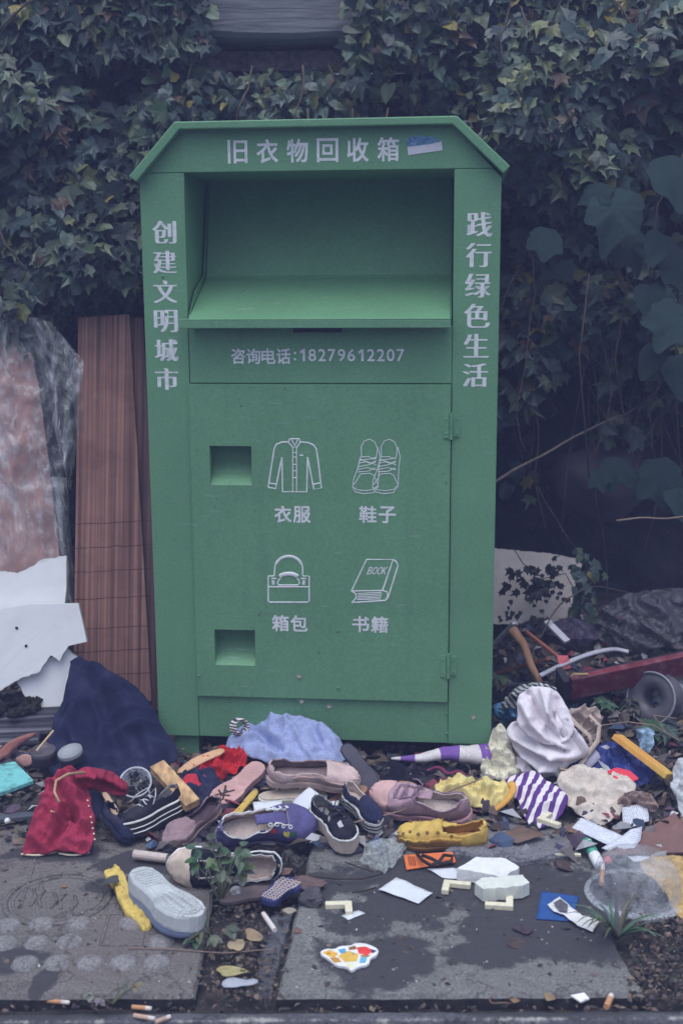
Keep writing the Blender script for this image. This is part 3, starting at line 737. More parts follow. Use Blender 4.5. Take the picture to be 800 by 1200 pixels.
def icon(lines, ox, oy, wd=.0013):
    m = MB()
    for q, ln in enumerate(lines):
        wq = wd
        if isinstance(ln, tuple): wq, ln = ln
        P3 = [L3(*fuv(ox+x/4.2105, oy+y/4.2105, -.009), -.0093-.00004*q) for x, y in ln]
        m.tube(P3, wq, 6, flat=.35, up=Vector((0, -1, 0)))
    return bpart(m, 'icon', door, wh, bevel=0)
def arc(cx, cy, rx, ry, a0, a1, n=14): return [(cx+rx*math.cos(math.radians(a0+(a1-a0)*i/n)), cy-ry*math.sin(math.radians(a0+(a1-a0)*i/n))) for i in range(n+1)]
T2 = .0021
icon([(T2, [(163, 76), (125, 77), (100, 88), (90, 108), (76, 195), (60, 300)]), (T2, [(60, 300), (97, 306), (104, 270), (128, 150)]), (T2, [(128, 150), (131, 322), (250, 322), (254, 150)]),
      (T2, [(254, 150), (285, 310), (322, 303), (305, 160), (297, 110), (283, 90), (255, 79), (218, 76)]), (T2, [(64, 279), (102, 284)]), (T2, [(281, 285), (319, 278)]), (T2, [(215, 142), (232, 142)]),
      (T2, [(166, 60), (160, 78), (184, 106), (191, 96), (198, 106), (217, 80), (214, 60), (166, 60)]), (T2, [(176, 64), (191, 94), (206, 64)]), [(181, 104), (181, 322)], [(200, 104), (200, 322)],
      [(181, 150), (200, 150)], [(181, 186), (200, 186)], [(181, 218), (200, 218)], [(181, 252), (200, 252)], [(181, 128), (200, 128)]], 300, 500)
sh1 = lambda d, fl=0: [[(520+d, 150), (518+d, 98), (534+d, 70), (560+d, 62), (585+d, 76), (598+d, 108), (592+d, 152), (570+d, 156), (556+d, 148), (520+d, 150)],
      [(516+d, 148), (498+d, 216), (480+d, 262), (476+d, 300), (488+d, 322), (530+d, 331), (578+d, 326), (597+d, 300)], [(600+d, 100), (612+d, 150), (606+d, 200), (601+d, 300)],
      [(482+d, 286), (498+d, 262), (514+d, 234), (560+d, 230), (580+d, 240), (598+d, 282)], [(478+d, 300), (500+d, 312), (540+d, 316), (580+d, 310), (598+d, 292)],
      [(510+d, 158), (560+d, 182), (592+d, 168)], [(508+d, 180), (545+d, 172), (594+d, 190)], [(504+d, 198), (556+d, 188), (590+d, 176)], [(502+d, 212), (548+d, 202), (592+d, 214)], [(500+d, 224), (552+d, 220), (588+d, 204)], [(506+d, 168), (560+d, 160), (594+d, 158)]]
icon(sh1(0)+sh1(98), 300, 500, .0011)
icon([(T2, [(90, 146), (92, 112)]+arc(161, 112, 69, 62, 180, 0)+[(230, 146)]), (.004, arc(161, 108, 66, 58, 160, 20)), (T2, [(60, 148), (90, 148)]), (T2, [(230, 148), (262, 148), (262, 270), (254, 277), (68, 277), (60, 270), (60, 148)]),
      (T2, [(60, 201), (262, 201)]), (.0058, arc(161, 160, 48, 24, 155, 25)), (T2, [(112, 192), (106, 182), (112, 166), (122, 158)]), (T2, [(200, 158), (210, 166), (214, 182), (206, 192), (112, 192)]),
      (.004, [(84, 168), (86, 190)]), (.004, [(236, 168), (234, 190)]), (T2, [(76, 160), (100, 160)]), (T2, [(222, 160), (248, 160)])], 300, 640)
icon([(T2, [(470, 222), (545, 66), (675, 66), (622, 219), (470, 222)]), (T2, [(675, 66), (692, 78), (699, 98), (650, 255), (638, 268), (472, 279)]), (T2, [(622, 219), (646, 226), (648, 248), (638, 268)]), (T2, [(470, 222), (492, 236), (494, 256), (472, 279)]),
      [(668, 92), (626, 216)], [(500, 234), (618, 228)], [(502, 242), (620, 236)], [(502, 250), (618, 245)], [(500, 258), (616, 253)], [(498, 264), (614, 261)]], 300, 640)
bk = [fuv(300+x/4.2105, 640+y/4.2105, -.009) for x, y in ((556, 121), (580, 121), (604, 121), (628, 121))]
write([(ch, u, v, .0120, .0215) for ch, (u, v) in zip('BOOK', bk)], -.009, door, 'thin', shear=.35)
# torn blue-and-white sticker on the fascia
q = [L3(*fuv(px, py, 0), -.0002) for px, py in ((477, 170), (517, 165), (518, 176), (478, 182))]
s1 = MB().prism(q[::-1], (0, -.0006, 0)).build('sticker', M('sticker white', (.72, .72, .76), .4, .1, 30, 0, dirt=.15), binr, local=True)
q = [L3(*fuv(px, py, 0), -.0007) for px, py in ((476, 163), (488, 158), (497, 160), (505, 160), (517, 165.5), (505, 168.5), (477, 172))]
MB().prism(q[::-1], (0, -.0006, 0)).build('sticker_print', M('sticker blue', (.10, .24, .40), .4, .5, 140, 0, dirt=.4, dcol=(.6, .65, .7), dsc=120), s1, local=True)

# ================================================================== shoes
def interp(tb, t):
    for (a, x), (b, y) in zip(tb, tb[1:]):
        if t <= b: 
            k = (t-a)/(b-a+1e-9); k = k*k*(3-2*k); return x+(y-x)*k
    return tb[-1][1]
HW = [(0, .0), (.015, .065), (.07, .112), (.2, .130), (.36, .116), (.5, .124), (.68, .166), (.8, .168), (.9, .135), (.965, .078), (.99, .035), (1, 0)]
HH = [(0, .23), (.08, .27), (.3, .20), (.42, .235), (.55, .245), (.7, .19), (.85, .145), (.95, .105), (1, .05)]
def outline(n=26, k=1.0, bend=.03):
    ts = [.5-.5*math.cos(PI*i/n) for i in range(n+1)]
    a = [(t, interp(HW, t)*k+bend*math.sin(PI*t)) for t in ts]; b = [(t, -interp(HW, t)*k+bend*math.sin(PI*t)) for t in ts[1:-1]]
    return a+b[::-1]
def shoe_frame(heel, toe, roll):
    a, b = gm(*heel), gm(*toe); d = b-a
    m = frame(d) @ Matrix.Rotation(math.radians(roll), 3, 'X')
    return a, d.length, m
def solepad(name, label, cat, heel, toe, mat, th=.012, roll=0, wk=1.0, marks=None, mmat=None, group=None, bevel=.002, top=None):
    o_, L_, m = shoe_frame(heel, toe, roll)
    T = lambda x, y, z: o_+m @ Vector((x*L_, y*L_, z))
    root = thing(name, label, cat, o_, group)
    mb = MB(); mb.prism([T(x, y*wk, 0) for x, y in outline()], m @ Vector((0, 0, -th))); mb.build('sole', mat, root, bevel=bevel)
    if top: mb = MB(); mb.prism([T(.03+x*.94, y*wk*.88, .003) for x, y in outline()], m @ Vector((0, 0, -.002))); mb.build('footbed', top, root)
    if marks:
        mk = MB()
        for ln in marks: mk.tube([T(x, y, .0012) for x, y in ln], .0026, 6, flat=.6)
        mk.build('tread_mark', mmat, root)
    return root
def shoe(name, label, heel, toe, up, sole, roll=0, lining=None, toecap=None, hs=.026, open_to=.46, gap=.72, closed=False, laces=None, eyelets=None, piping=None, stripe=None, hk=1.0, wk=1.0, squash=.0, patches=None, tread=None, foxing=None, seed=0, dark_in=None, studs=None, fringe=None):
    o_, L_, m = shoe_frame(heel, toe, roll)
    Tv = lambda v: o_+m @ v
    root = thing(name, label, 'shoe', o_, None)
    hsL = hs
    def top_h(t): return interp(HH, t)*hk*L_
    def surf(t, s, off=0.0):
        th = PI*s; cx = .03*math.sin(PI*t); hw = (interp(HW, t)*wk)*L_
        co, si = math.cos(th), max(0, math.sin(th))
        y = cx*L_+(hw*.97+off)*math.copysign(abs(co)**.8, co); z = hsL+(top_h(t)+off)*si**.7
        p = Vector((t*L_, y, z))
        if squash:
            g = noise.noise(Vector((t*4+seed, s*3, seed*1.3))); g2 = noise.noise(Vector((t*9+seed, s*7, seed*.7+4)))
            z2 = hsL+(z-hsL)*(1-squash*(.45+.6*g)); p = Vector((t*L_+g2*squash*.02, y*(1+squash*.25*si)+g*squash*.02, z2+g2*squash*.012))
        p += Vector((0, 0, .0022*noise.noise(Vector((t*16+seed, s*9, 2)))))
        if .52 < t < .80: p += Vector((0, 0, .0032*math.sin(t*95+2.5*noise.noise(Vector((s*5, t*8, seed))))*si*math.sin(PI*(t-.52)/.28)))
        if t < .4: p += Vector((0, .004*noise.noise(Vector((t*22+seed, s*6, 4))), .003*noise.noise(Vector((t*20, s*8+seed, 7)))))
        return p
    ts = [.5-.5*math.cos(PI*i/34) for i in range(35)]; NS = 23
    def gapw(t):
        if closed: return 0
        if t < .035: return 0
        if t < open_to: return .27*min(1, (t-.03)/.05)
        if t < gap: return .27+(.085-.27)*ss(open_to, open_to+.10, t) if t < open_to+.10 else .085
        return 0
    mb = MB(); mb.v = [Tv(surf(t, j/(NS-1))) for t in ts for j in range(NS)]
    for i in range(34):
        for j in range(NS-1):
            tm, sm_ = (ts[i]+ts[i+1])/2, (j+.5)/(NS-1)
            if abs(sm_-.5) < gapw(tm): continue
            mb.f.append((i*NS+j, i*NS+j+1, (i+1)*NS+j+1, (i+1)*NS+j))
    uo = mb.build('upper', up, root, smooth=True)
    so_ = uo.modifiers.new('thickness', 'SOLIDIFY'); so_.thickness = .0035; so_.offset = -1
    if lining:
        uo.data.materials.append(lining); so_.material_offset = 1; so_.material_offset_rim = 1
    # sole
    sb = MB(); ol = outline(30, wk)
    lev = [(0, .93), (.15, 1.0), (.85, 1.02), (1.0, 1.0)]; k = len(ol)
    for zz, kk in lev:
        for x, y in ol: sb.v.append(Tv(Vector((.5*L_+(x-.5)*L_*(1+.02*kk), y*L_*kk*1.04, zz*hsL+.012*max(0, x-.8)*5*L_*(.2)))))
    sb.f = [(r*k+i, r*k+(i+1) % k, (r+1)*k+(i+1) % k, (r+1)*k+i) for r in range(len(lev)-1) for i in range(k)]+[tuple(range(k)), tuple(range(4*k-1, 3*k-1, -1))]
    sb.f = [f[::-1] for f in sb.f] if False else sb.f
    sb.build('sole', sole, root, smooth=False)
    if stripe:
        for q in (.35, .68):
            t_ = MB().tube([Tv(Vector((.5*L_+(x-.5)*L_*1.025, y*L_*1.065, q*hsL+.012*max(0, x-.8)*L_))) for x, y in ol+[ol[0]]], .0016, 6, cap=False); t_.build('sole_stripe', stripe, root)
    if foxing:
        t_ = MB().tube([Tv(Vector((.5*L_+(x-.5)*L_*1.01, y*L_*1.03, hsL+.004))) for x, y in ol+[ol[0]]], .003, 6, cap=False); t_.build('rim', foxing, root)
    ib = MB(); ib.prism([Tv(Vector((.04*L_+x*L_*.92, y*L_*wk*.86, hsL+.003))) for x, y in outline()], m @ Vector((0, 0, -.002))); ib.build('insole', lining or dark_in or up, root)
    if toecap:
        cb = MB(); tt = [.77+.23*i/12 for i in range(13)]
        cb.v = [Tv(surf(t, j/16, .0022)+Vector((.002, 0, 0))) for t in tt for j in range(17)]
        cb.f = [(i*17+j, i*17+j+1, (i+1)*17+j+1, (i+1)*17+j) for i in range(12) for j in range(16)]
        cb.build('toe_cap', toecap, root, smooth=True)
    if not closed and gap > open_to+.05:
        tb = MB(); tt = [open_to-.10+(gap-open_to+.14)*i/10 for i in range(11)]
        tb.v = [Tv(surf(t, .5+(j-3)*.035, -.004)+Vector((0, 0, .02*max(0, open_to-t)*4))) for t in tt for j in range(7)]
        tb.f = [(i*7+j, i*7+j+1, (i+1)*7+j+1, (i+1)*7+j) for i in range(10) for j in range(6)]
        to = tb.build('tongue', dark_in or up, root, smooth=True); sm_ = to.modifiers.new('thickness', 'SOLIDIFY'); sm_.thickness = .004
    if laces:
        lb = MB(); ks = [open_to+.03+(gap-open_to-.05)*i/4 for i in range(5)]
        for i, t in enumerate(ks):
            a, b = surf(t, .5-.13, .002), surf(min(gap, t+.035*(-1)**i), .5+.13, .002); mid = (a+b)/2+Vector((0, 0, .006))
            lb.tube([Tv(a), Tv(mid), Tv(b)], .0026, 6, flat=.5)
        e = surf(ks[0], .5, .006)
        for dy in (-1, 1): lb.tube([Tv(e), Tv(e+Vector((-.01, .015*dy, .012))), Tv(e+Vector((.01, .035*dy, .002))), Tv(e+Vector((.03, .045*dy, -.012)))], .0022, 6, flat=.6)
        lb.build('lace', laces, root, smooth=True)
    if eyelets:
        eb = MB(); ks = [open_to+.03+(gap-open_to-.04)*i/3 for i in range(4)]
        for t in ks:
            for sd_ in (-1, 1):
                c0 = surf(t, .5+sd_*.135, .002); c1 = surf(t+.02, .5+sd_*.135, .002); c2 = surf(t, .5+sd_*.155, .002)
                nn_ = (c1-c0).cross(c2-c0).normalized(); nn_ = nn_ if nn_.z > 0 else -nn_
                mm = frame((c1-c0), nn_)
                pr = [c0+nn_*.001+mm @ Vector((.0042*math.cos(a_), .0042*math.sin(a_), 0)) for a_ in [2*PI*i/12 for i in range(13)]]
                eb.tube([Tv(p) for p in pr], .0016, 6, cap=False)
        eb.build('eyelet', eyelets, root, smooth=True)
    if piping and not closed:
        pb = MB()
        for sd_ in (-1, 1):
            pb.tube([Tv(surf(t, .5+sd_*(gapw(t)+.02), .0015)) for t in [.05+(gap-.07)*i/24 for i in range(25)]], .0022, 6)
        pb.build('piping', piping, root, smooth=True)
    for i, (t, s_, wd, mt) in enumerate(patches or []):
        pb = MB(); q = 5
        pb.v = [Tv(surf(t+wd*a/q, s_+.10*b/q, .0015)) for a in range(q+1) for b in range(q+1)]
        pb.f = [(a*(q+1)+b, a*(q+1)+b+1, (a+1)*(q+1)+b+1, (a+1)*(q+1)+b) for a in range(q) for b in range(q)]
        pb.build('patch', mt, root, smooth=True)
    if tread:
        tb = MB()
        for i in range(22):
            x = .06+.9*i/22
            if .36 < x < .52: continue
            hw = interp(HW, x)*wk*.8*L_; cy = .03*math.sin(PI*x)*L_; pts = []
            for j in range(9): pts.append(Tv(Vector((x*L_+.006*(-1)**j*(1 if x > .5 else .3), cy-hw+2*hw*j/8, -.0008))))
            tb.tube(pts, .0019, 5)
        for rr in (.7, .5):
            pts = [Tv(Vector((.5*L_+(x-.5)*L_*(.9 if rr > .6 else .8), y*L_*rr*1.25, -.0006))) for x, y in outline(20, wk)]; tb.tube(pts+[pts[0]], .0016, 5, cap=False)
        tb.build('tread', tread, root, smooth=True)
    if studs:
        sb = MB()
        for t, s_ in [(.93, .3), (.86, .36), (.86, .62), (.76, .28), (.76, .7), (.66, .3), (.66, .68), (.55, .24), (.5, .72), (.40, .2)]:
            p = Tv(surf(t, s_, .001)); sb.lathe([(.0045, -.002), (.0038, .0015), (.0001, .002)], 9, p, m)
        sb.build('stud', studs, root, smooth=True)
    if fringe:
        fb = MB()
        for i in range(46):
            t = .30+.68*i/46
            for sd_ in (0, 1):
                a = surf(t, .03 if sd_ else .97, .001); b = surf(t, .13 if sd_ else .87, .003); fb.tube([Tv(a), Tv((a+b)/2+Vector((0, 0, .002))), Tv(b)], .0018, 5)
        fb.build('stitching', fringe, root, smooth=True)
    return root
CANV_K = fabric('black canvas', C(38, 40, 62, 1.0), var=.3, dirt=.35, dcol=(.10, .095, .09))
CANV_N = fabric('navy canvas', C(42, 46, 78, 1.1), var=.3, dirt=.3, dcol=(.09, .085, .09))
RUB_W = M('grubby white rubber', C(185, 190, 198), .6, .15, 30, .2, 90, .6, (.22, .19, .17), 20)
RUB_G = M('grey rubber', C(158, 167, 178), .65, .12, 25, .3, 120, .45, (.2, .19, .19), 18)
RUB_B = M('beige dirty rubber', C(172, 160, 155), .7, .2, 30, .3, 90, .6, (.2, .16, .13), 16)
LACE = fabric('grey lace', C(150, 155, 170))
LIN_B = fabric('beige lining', C(165, 155, 158), dirt=.5, dcol=(.18, .14, .12))
LIN_G = fabric('grey lining', C(110, 112, 125), dirt=.4)
WHITE = M('white plastic', C(205, 210, 218), .5, .08, 30, .1, 60, .35, (.35, .33, .3), 25)
shoe('canvas_sneaker', 'black canvas sneaker with double white stripes round its sole, beside red jacket', (214, 950, .015), (147, 984, .012), CANV_K, M('black rubber', C(44, 45, 62), .7, .2, 30, .2), 12, LIN_G, hs=.036, laces=LACE, stripe=RUB_W, foxing=RUB_W, squash=.1, seed=1, hk=.9)
shoe('sneaker', 'pale grey sneaker lying upside down with its patterned sole up', (162, 1017, .075), (232, 1073, .07), M('faded blue upper', C(110, 128, 165), .8, .2), RUB_G, 176, LIN_G, hs=.034, tread=RUB_G, hk=.75, wk=1.04)
shoe('canvas_sneaker', 'black canvas sneaker with white toe cap lying on its side behind green weed', (330, 1013, .028), (199, 1012, .03), CANV_K, M('dirty sole', C(120, 110, 118), .8, .3, 20, .4), -66, LIN_B, toecap=RUB_B, hs=.024, laces=LACE, piping=M('white stitch', C(150, 152, 160)), foxing=RUB_W, squash=.35, seed=4)
shoe('canvas_shoe', 'blue-purple canvas shoe with white eyelets, red and yellow patches', (252, 984, .03), (370, 968, .03), fabric('purple canvas', C(82, 80, 135), var=.25, dirt=.6, dcol=(.085, .08, .12)), M('purple sole', C(95, 90, 130), .8, .2), 42, LIN_B, hs=.016, gap=.70, eyelets=WHITE, piping=RUB_W, squash=.16, seed=7, hk=1.05, wk=1.15,
     patches=[(.50, .73, .05, M('red patch', C(200, 60, 75))), (.62, .73, .055, M('yellow patch', C(215, 185, 60))), (.40, .73, .05, M('blue patch', C(50, 60, 150))), (.69, .725, .05, M('green patch', C(50, 90, 80)))])
shoe('canvas_sneaker', 'black and white canvas sneaker with dirty beige sole, on the slab corner', (370, 960, .03), (412, 1000, .01), CANV_K, RUB_B, 6, LIN_G, hs=.034, laces=CANV_K, foxing=RUB_W, squash=.12, seed=9, wk=1.15, patches=[(.72, .52, .10, LACE), (.55, .72, .07, LACE)])
shoe('canvas_sneaker', 'navy slip-on shoe with white sole and dark line, behind black and white sneaker', (405, 938, .05), (443, 976, .03), CANV_N, RUB_W, 4, LIN_B, hs=.026, gap=.5, open_to=.46, stripe=CANV_K, squash=.2, seed=12)
MAUVE = fabric('mauve suede', C(150, 125, 145), var=.2, dirt=.4, dcol=(.13, .1, .11))
shoe('sneaker', 'dirty pink sneaker with smooth pink toe cap, above the yellow moccasin', (552, 960, .035), (438, 936, .035), MAUVE, M('pink rubber', C(178, 140, 155), .7, .2, 25, .2, dcol=(.15, .11, .12)), -28, LIN_B, toecap=M('pink cap', C(180, 145, 152), .6, .15, dcol=(.18, .13, .13)), hs=.024, laces=fabric('purple lace', C(120, 100, 130)), piping=M('mauve trim', C(120, 98, 125)), squash=.32, seed=15, hk=.95)
YEL = M('yellow leather', C(200, 158, 72), .6, .25, 16, .5, 90, .65, (.18, .11, .05), 16)
shoe('moccasin', 'mustard yellow leather moccasin with holes and ragged stitched edge', (570, 988, .012), (466, 984, .012), YEL, M('brown sole', C(120, 88, 60), .8, .25), -14, M('yellow lining', C(165, 128, 60), .8, .2), hs=.012, gap=.52, open_to=.44, squash=.22, seed=21, studs=M('stud brown', C(110, 82, 62), .6), fringe=YEL, hk=1.12, wk=1.0)
shoe('flat_shoe', 'beige flat shoe with scalloped sole on top of the pile, under the blue cloth', (313, 915, .075), (421, 920, .06), fabric('beige leather', C(172, 152, 158), rough=.7, dirt=.45, dcol=(.2, .15, .14)), M('beige sole', C(176, 156, 156), .75, .15, 25, .3, dirt=.5, dcol=(.2, .15, .14)), 20, fabric('brown lining', C(120, 105, 115)), hs=.02, open_to=.62, gap=.62, squash=.25, seed=25, hk=.8, fringe=M('scallop', C(165, 145, 148), .8))
solepad('sandal', 'white thick-soled sandal under the beige flat shoe', 'sandal', (302, 934, .045), (384, 932, .04), M('white sandal', C(188, 192, 192), .6, .12, 30, .2, dirt=.5, dcol=(.25, .22, .2)), .028, 10, 1.0, top=M('sandal footbed', C(165, 155, 150), .8, .2, dirt=.5))
solepad('shoe_sole', 'worn brown leather sole tucked right of the white sandal', 'sole', (385, 941, .03), (430, 922, .05), M('brown leather', C(140, 108, 100), .6, .25, 18, .3), .008, 15, 1.0)
solepad('slipper_sole', 'dusty pink slipper lying sole up with a dark cross mark', 'slipper', (306, 893, .055), (250, 940, .035), M('pink sole', C(172, 135, 140), .75, .15, 20, .3, dirt=.5, dcol=(.16, .11, .11)), .02, -12, 1.05,
        marks=[[(.66, -.07), (.9, .07)], [(.66, .07), (.9, -.07)], [(.78, -.09), (.83, .0), (.78, .09)], [(.72, .0), (.86, .0)]], mmat=M('dark mark', C(62, 50, 62)))
solepad('insole', 'yellow insole with punched holes standing beside the pink slipper', 'insole', (300, 925, .06), (262, 968, .015), YEL, .006, 20, .85, marks=[[(.55, .03), (.555, .03)], [(.7, -.04), (.705, -.04)], [(.35, .0), (.355, .0)], [(.8, .05), (.805, .05)]], mmat=M('hole', C(90, 70, 50)))
shoe('slipper', 'crumpled mauve slipper squashed between the striped sneaker and the blue-purple shoe', (256, 945, .05), (193, 992, .008), fabric('mauve felt', C(128, 108, 122), dirt=.4), M('mauve sole', C(120, 102, 112)), -18, fabric('dark mauve', C(70, 58, 78)), hs=.01, open_to=.55, gap=.55, squash=.4, seed=31, hk=.75, wk=1.05)
solepad('slipper', 'dark navy slipper leaning on the pile right of the blue cloth', 'slipper', (402, 872, .12), (440, 928, .03), M('navy slipper', C(50, 54, 82), .7, .2), .014, 35, 1.0, top=M('dark footbed', C(72, 72, 92), .8, .3, dirt=.5))
solepad('shoe_sole', 'tan leather sole lying flat behind the dirty pink sneaker', 'sole', (437, 916, .03), (489, 920, .025), M('tan leather', C(140, 105, 95), .6, .2, 18, .3), .012, 0, .95)
solepad('shoe_sole', 'flat grey-brown sole with red rim left of the blue brush pad', 'sole', (256, 1052, .012), (342, 1040, .012), M('dull brown sole', C(92, 82, 92), .8, .25), .01, 6, 1.15)
r_ = solepad('brush_pad', 'navy foot pad covered with pale bristle rows', 'foot pad', (312, 1055, .022), (346, 1028, .022), M('blue pad', C(45, 55, 110), .6, .2), .014, 0, 1.6)
bm_ = MB(); o_, L_, m_ = shoe_frame((312, 1055, .022), (346, 1028, .022), 0)
for i in range(11):
    x = .08+.075*i; hw = interp(HW, x)*1.6*.82*L_; pts = [o_+m_ @ Vector((x*L_+.0025*(-1)**j, -hw+2*hw*j/9, .001+.0015*rnd.random())) for j in range(10)]; bm_.tube(pts, .0022, 5)
bm_.build('bristles', M('pale bristles', C(160, 150, 160), .8), r_)
slab('foot_pad_strap', 'small navy rubber loop beside the pale bristle pad', 'strap', [(338, 1030, .02), (352, 1028, .02), (353, 1040, .02), (346, 1044, .018), (341, 1040, .02)], MATS['blue pad'], .008)
# wine-dark moccasin-like navy boot beside the jacket
shoe('ankle_boot', 'soft navy boot lying open beside the red jacket', (118, 955, .05), (152, 990, .006), fabric('navy felt', C(40, 46, 78)), CANV_N, -20, fabric('navy felt dark', C(36, 40, 66)), hs=.012, squash=.2, seed=41, hk=1.2, wk=1.25, open_to=.6, gap=.6)
solepad('wooden_spatula', 'small tan wooden spatula sticking out of the navy boot', 'spatula', (122, 928, .085), (137, 955, .055), M('tan wood', C(168, 140, 125), .7, .2), .004, 0, .7)

# ================================================================== cloths and clothes
cloth('draped_cloth', 'navy-black cloth sheet draped from the brown planks down to the ground', 'cloth', [(84, 762, .22), (120, 782, .20), (150, 800, .18), (176, 820, .15), (190, 852, .10), (214, 885, .03), (190, 905, .015), (150, 915, .01), (100, 925, .01), (60, 915, .01), (52, 880, .03), (66, 845, .06), (78, 805, .14)],
      fabric('navy cloth', C(36, 40, 72, 1.2), var=.25, dirt=.3, dcol=(.09, .09, .12), bs=240), .02, [(.02, 34, .4, 0)], step=0.012, wr=(.003, 25), lump=(.02, 7), seed=2, rdg=(.016, 9, 1.9, .4), lines=[(-.03, .025, [(98, 785), (125, 830), (138, 890)]), (.03, .025, [(118, 786), (156, 835), (186, 886)]), (.025, .02, [(82, 800), (84, 850), (96, 900)]), (-.02, .018, [(100, 830), (112, 880)])])
cloth('folded_cloth', 'light blue cloth heaped against the bin foot on top of the shoes', 'cloth', [(262, 882, .03), (272, 858, .07), (292, 848, .09), (306, 852, .08), (318, 837, .12), (345, 838, .125), (372, 844, .12), (392, 858, .10), (408, 884, .05), (404, 894, .035), (360, 897, .045), (318, 893, .045), (290, 888, .035)],
      fabric('blue cotton', C(128, 142, 190), var=.12, dirt=.2, bs=300), .035, [(.012, 48, 1.0, 1), (.008, 70, .3, 2)], step=.0075, wr=(.002, 40), seed=3, rdg=(.010, 14, .4, .5), lines=[(-.036, .012, [(297, 853), (312, 868), (330, 884)]), (.020, .016, [(318, 842), (345, 855), (368, 880)]), (.018, .013, [(382, 852), (398, 876)]), (-.018, .010, [(342, 846), (356, 866)]), (.018, .012, [(276, 870), (300, 866)]), (-.014, .009, [(366, 856), (384, 884)])])
rg = MB()
for q, rr in ((0, .022), (.006, .021), (.012, .020)): 
    c = gm(279+q*200, 852, .10); mm = Matrix.Rotation(.5, 3, 'Z') @ Matrix.Rotation(1.2, 3, 'X')
    rg.tube([c+mm @ Vector((rr*math.cos(a), rr*math.sin(a), q)) for a in [2*PI*i/22 for i in range(23)]], .004, 7, cap=False)
tag(rg.build('striped_cuff', striped('cuff', (C(60, 55, 80), C(180, 178, 185)), 130, (0, 0, 1)), smooth=True), 'rolled striped cuff peeking out above the light blue cloth', 'cuff')
RED = fabric('red quilting', C(140, 44, 78), var=.25, dirt=.6, dcol=(.07, .03, .045), bs=160, bump=.7)
jk = thing('quilted_jacket', 'crumpled red quilted jacket with beaded hem on the grey slab', 'jacket', gm(85, 1000, 0))
cloth('body', '', '', [(25, 1003, .004), (34, 968, .05), (46, 938, .09), (58, 912, .13), (66, 905, .14), (82, 899, .14), (96, 905, .12), (104, 920, .10), (106, 938, .085), (111, 958, .07), (113, 978, .045), (107, 996, .02), (92, 1003, .004), (74, 996, .02), (62, 998, .012), (54, 1003, .004), (40, 1000, .008)], RED, .03, step=.007, wr=(.0016, 60), lump=(.02, 9), seed=5, parent=jk, part=True, soft=.02, rdg=(.012, 22, 1.2, .5),
  lines=[(-.034, .010, [(63, 909), (71, 930), (83, 956), (93, 972), (101, 984)]), (-.026, .009, [(82, 957), (72, 972), (62, 994)]), (.034, .016, [(78, 903), (88, 926), (98, 955), (104, 975)]), (.024, .016, [(54, 922), (50, 960), (42, 990)]), (.016, .010, [(74, 940), (62, 972)]), (.018, .010, [(97, 926), (86, 946)]), (-.02, .008, [(104, 925), (98, 945), (104, 965)]), (.014, .010, [(92, 972), (78, 990)])])
cloth('sleeve', '', '', [(84, 908, .15), (98, 898, .15), (118, 900, .14), (138, 908, .11), (152, 922, .08), (146, 934, .06), (130, 931, .07), (112, 926, .08), (98, 922, .10)], RED, .03, step=.007, wr=(.0016, 60), seed=8, parent=jk, part=True, soft=.018, rdg=(.010, 24, .3, .5),
  lines=[(.022, .012, [(92, 908), (118, 908), (144, 922)]), (-.020, .008, [(100, 914), (120, 918), (136, 926)]), (.014, .009, [(108, 904), (104, 920)]), (-.014, .008, [(122, 903), (118, 922)])])
inn = cloth('lining', '', '', [(104, 925, .08), (116, 926, .07), (124, 936, .055), (118, 960, .03), (110, 962, .04)], CANV_N, .004, step=.01, parent=jk, part=True)
bd_ = MB()
for (a, b) in (((26, 1001), (66, 998)), ((70, 1000), (104, 999))):
    for i in range(22):
        t = i/21; p = gm(a[0]+(b[0]-a[0])*t, a[1]+(b[1]-a[1])*t+2.5*math.sin(t*PI), .006); bd_.lathe([(.0001, -.003), (.003, -.001), (.003, .001), (.0001, .003)], 6, p)
for i in range(8): bd_.lathe([(.0001, -.003), (.003, 0), (.0001, .003)], 6, gm(103+i*1.2, 938+i*6.5, .095-.006*i))
bd_.build('beaded_hem', M('pale beads', C(190, 180, 165), .4, .2), jk)
cl_ = MB(); cl_.tube([gm(px, py, z) for px, py, z in ((100, 905, .165), (80, 907, .17), (66, 915, .165), (64, 928, .15), (70, 940, .135))], .0035, 7); cl_.build('collar_band', M('tan collar', C(150, 125, 105), .85), jk, smooth=True)
WCL = fabric('white cotton', C(190, 188, 205), var=.06, dirt=.18, dcol=(.3, .27, .27), bs=260)
shr = thing('white_shirt', 'big crumpled off-white shirt heaped right of the bin', 'shirt', gm(640, 890, .0))
kw_ = dict(step=.0075, wr=(.0014, 50), part=True, parent=shr)
cloth('body', '', '', [(592, 853, .13), (602, 846, .15), (614, 843, .16), (632, 848, .16), (650, 846, .16), (668, 862, .13), (686, 878, .09), (684, 888, .06), (668, 894, .05), (662, 904, .03), (657, 914, .015), (645, 908, .02), (638, 914, .015), (627, 902, .025), (618, 896, .03), (607, 885, .05), (596, 870, .09)], WCL, .04, seed=11, soft=.02, lump=(.012, 8), rdg=(.0045, 13, .5, .35),
  lines=[(.034, .014, [(596, 858), (620, 868), (650, 880), (680, 886)]), (-.030, .009, [(600, 872), (628, 880), (655, 892)]), (.026, .012, [(618, 850), (640, 858), (664, 872)]), (-.032, .010, [(605, 852), (614, 862), (630, 869)]), (.022, .010, [(612, 884), (632, 894), (650, 898)]), (-.02, .008, [(640, 866), (668, 880)]), (.018, .009, [(632, 912), (640, 896), (652, 884)])], **kw_)
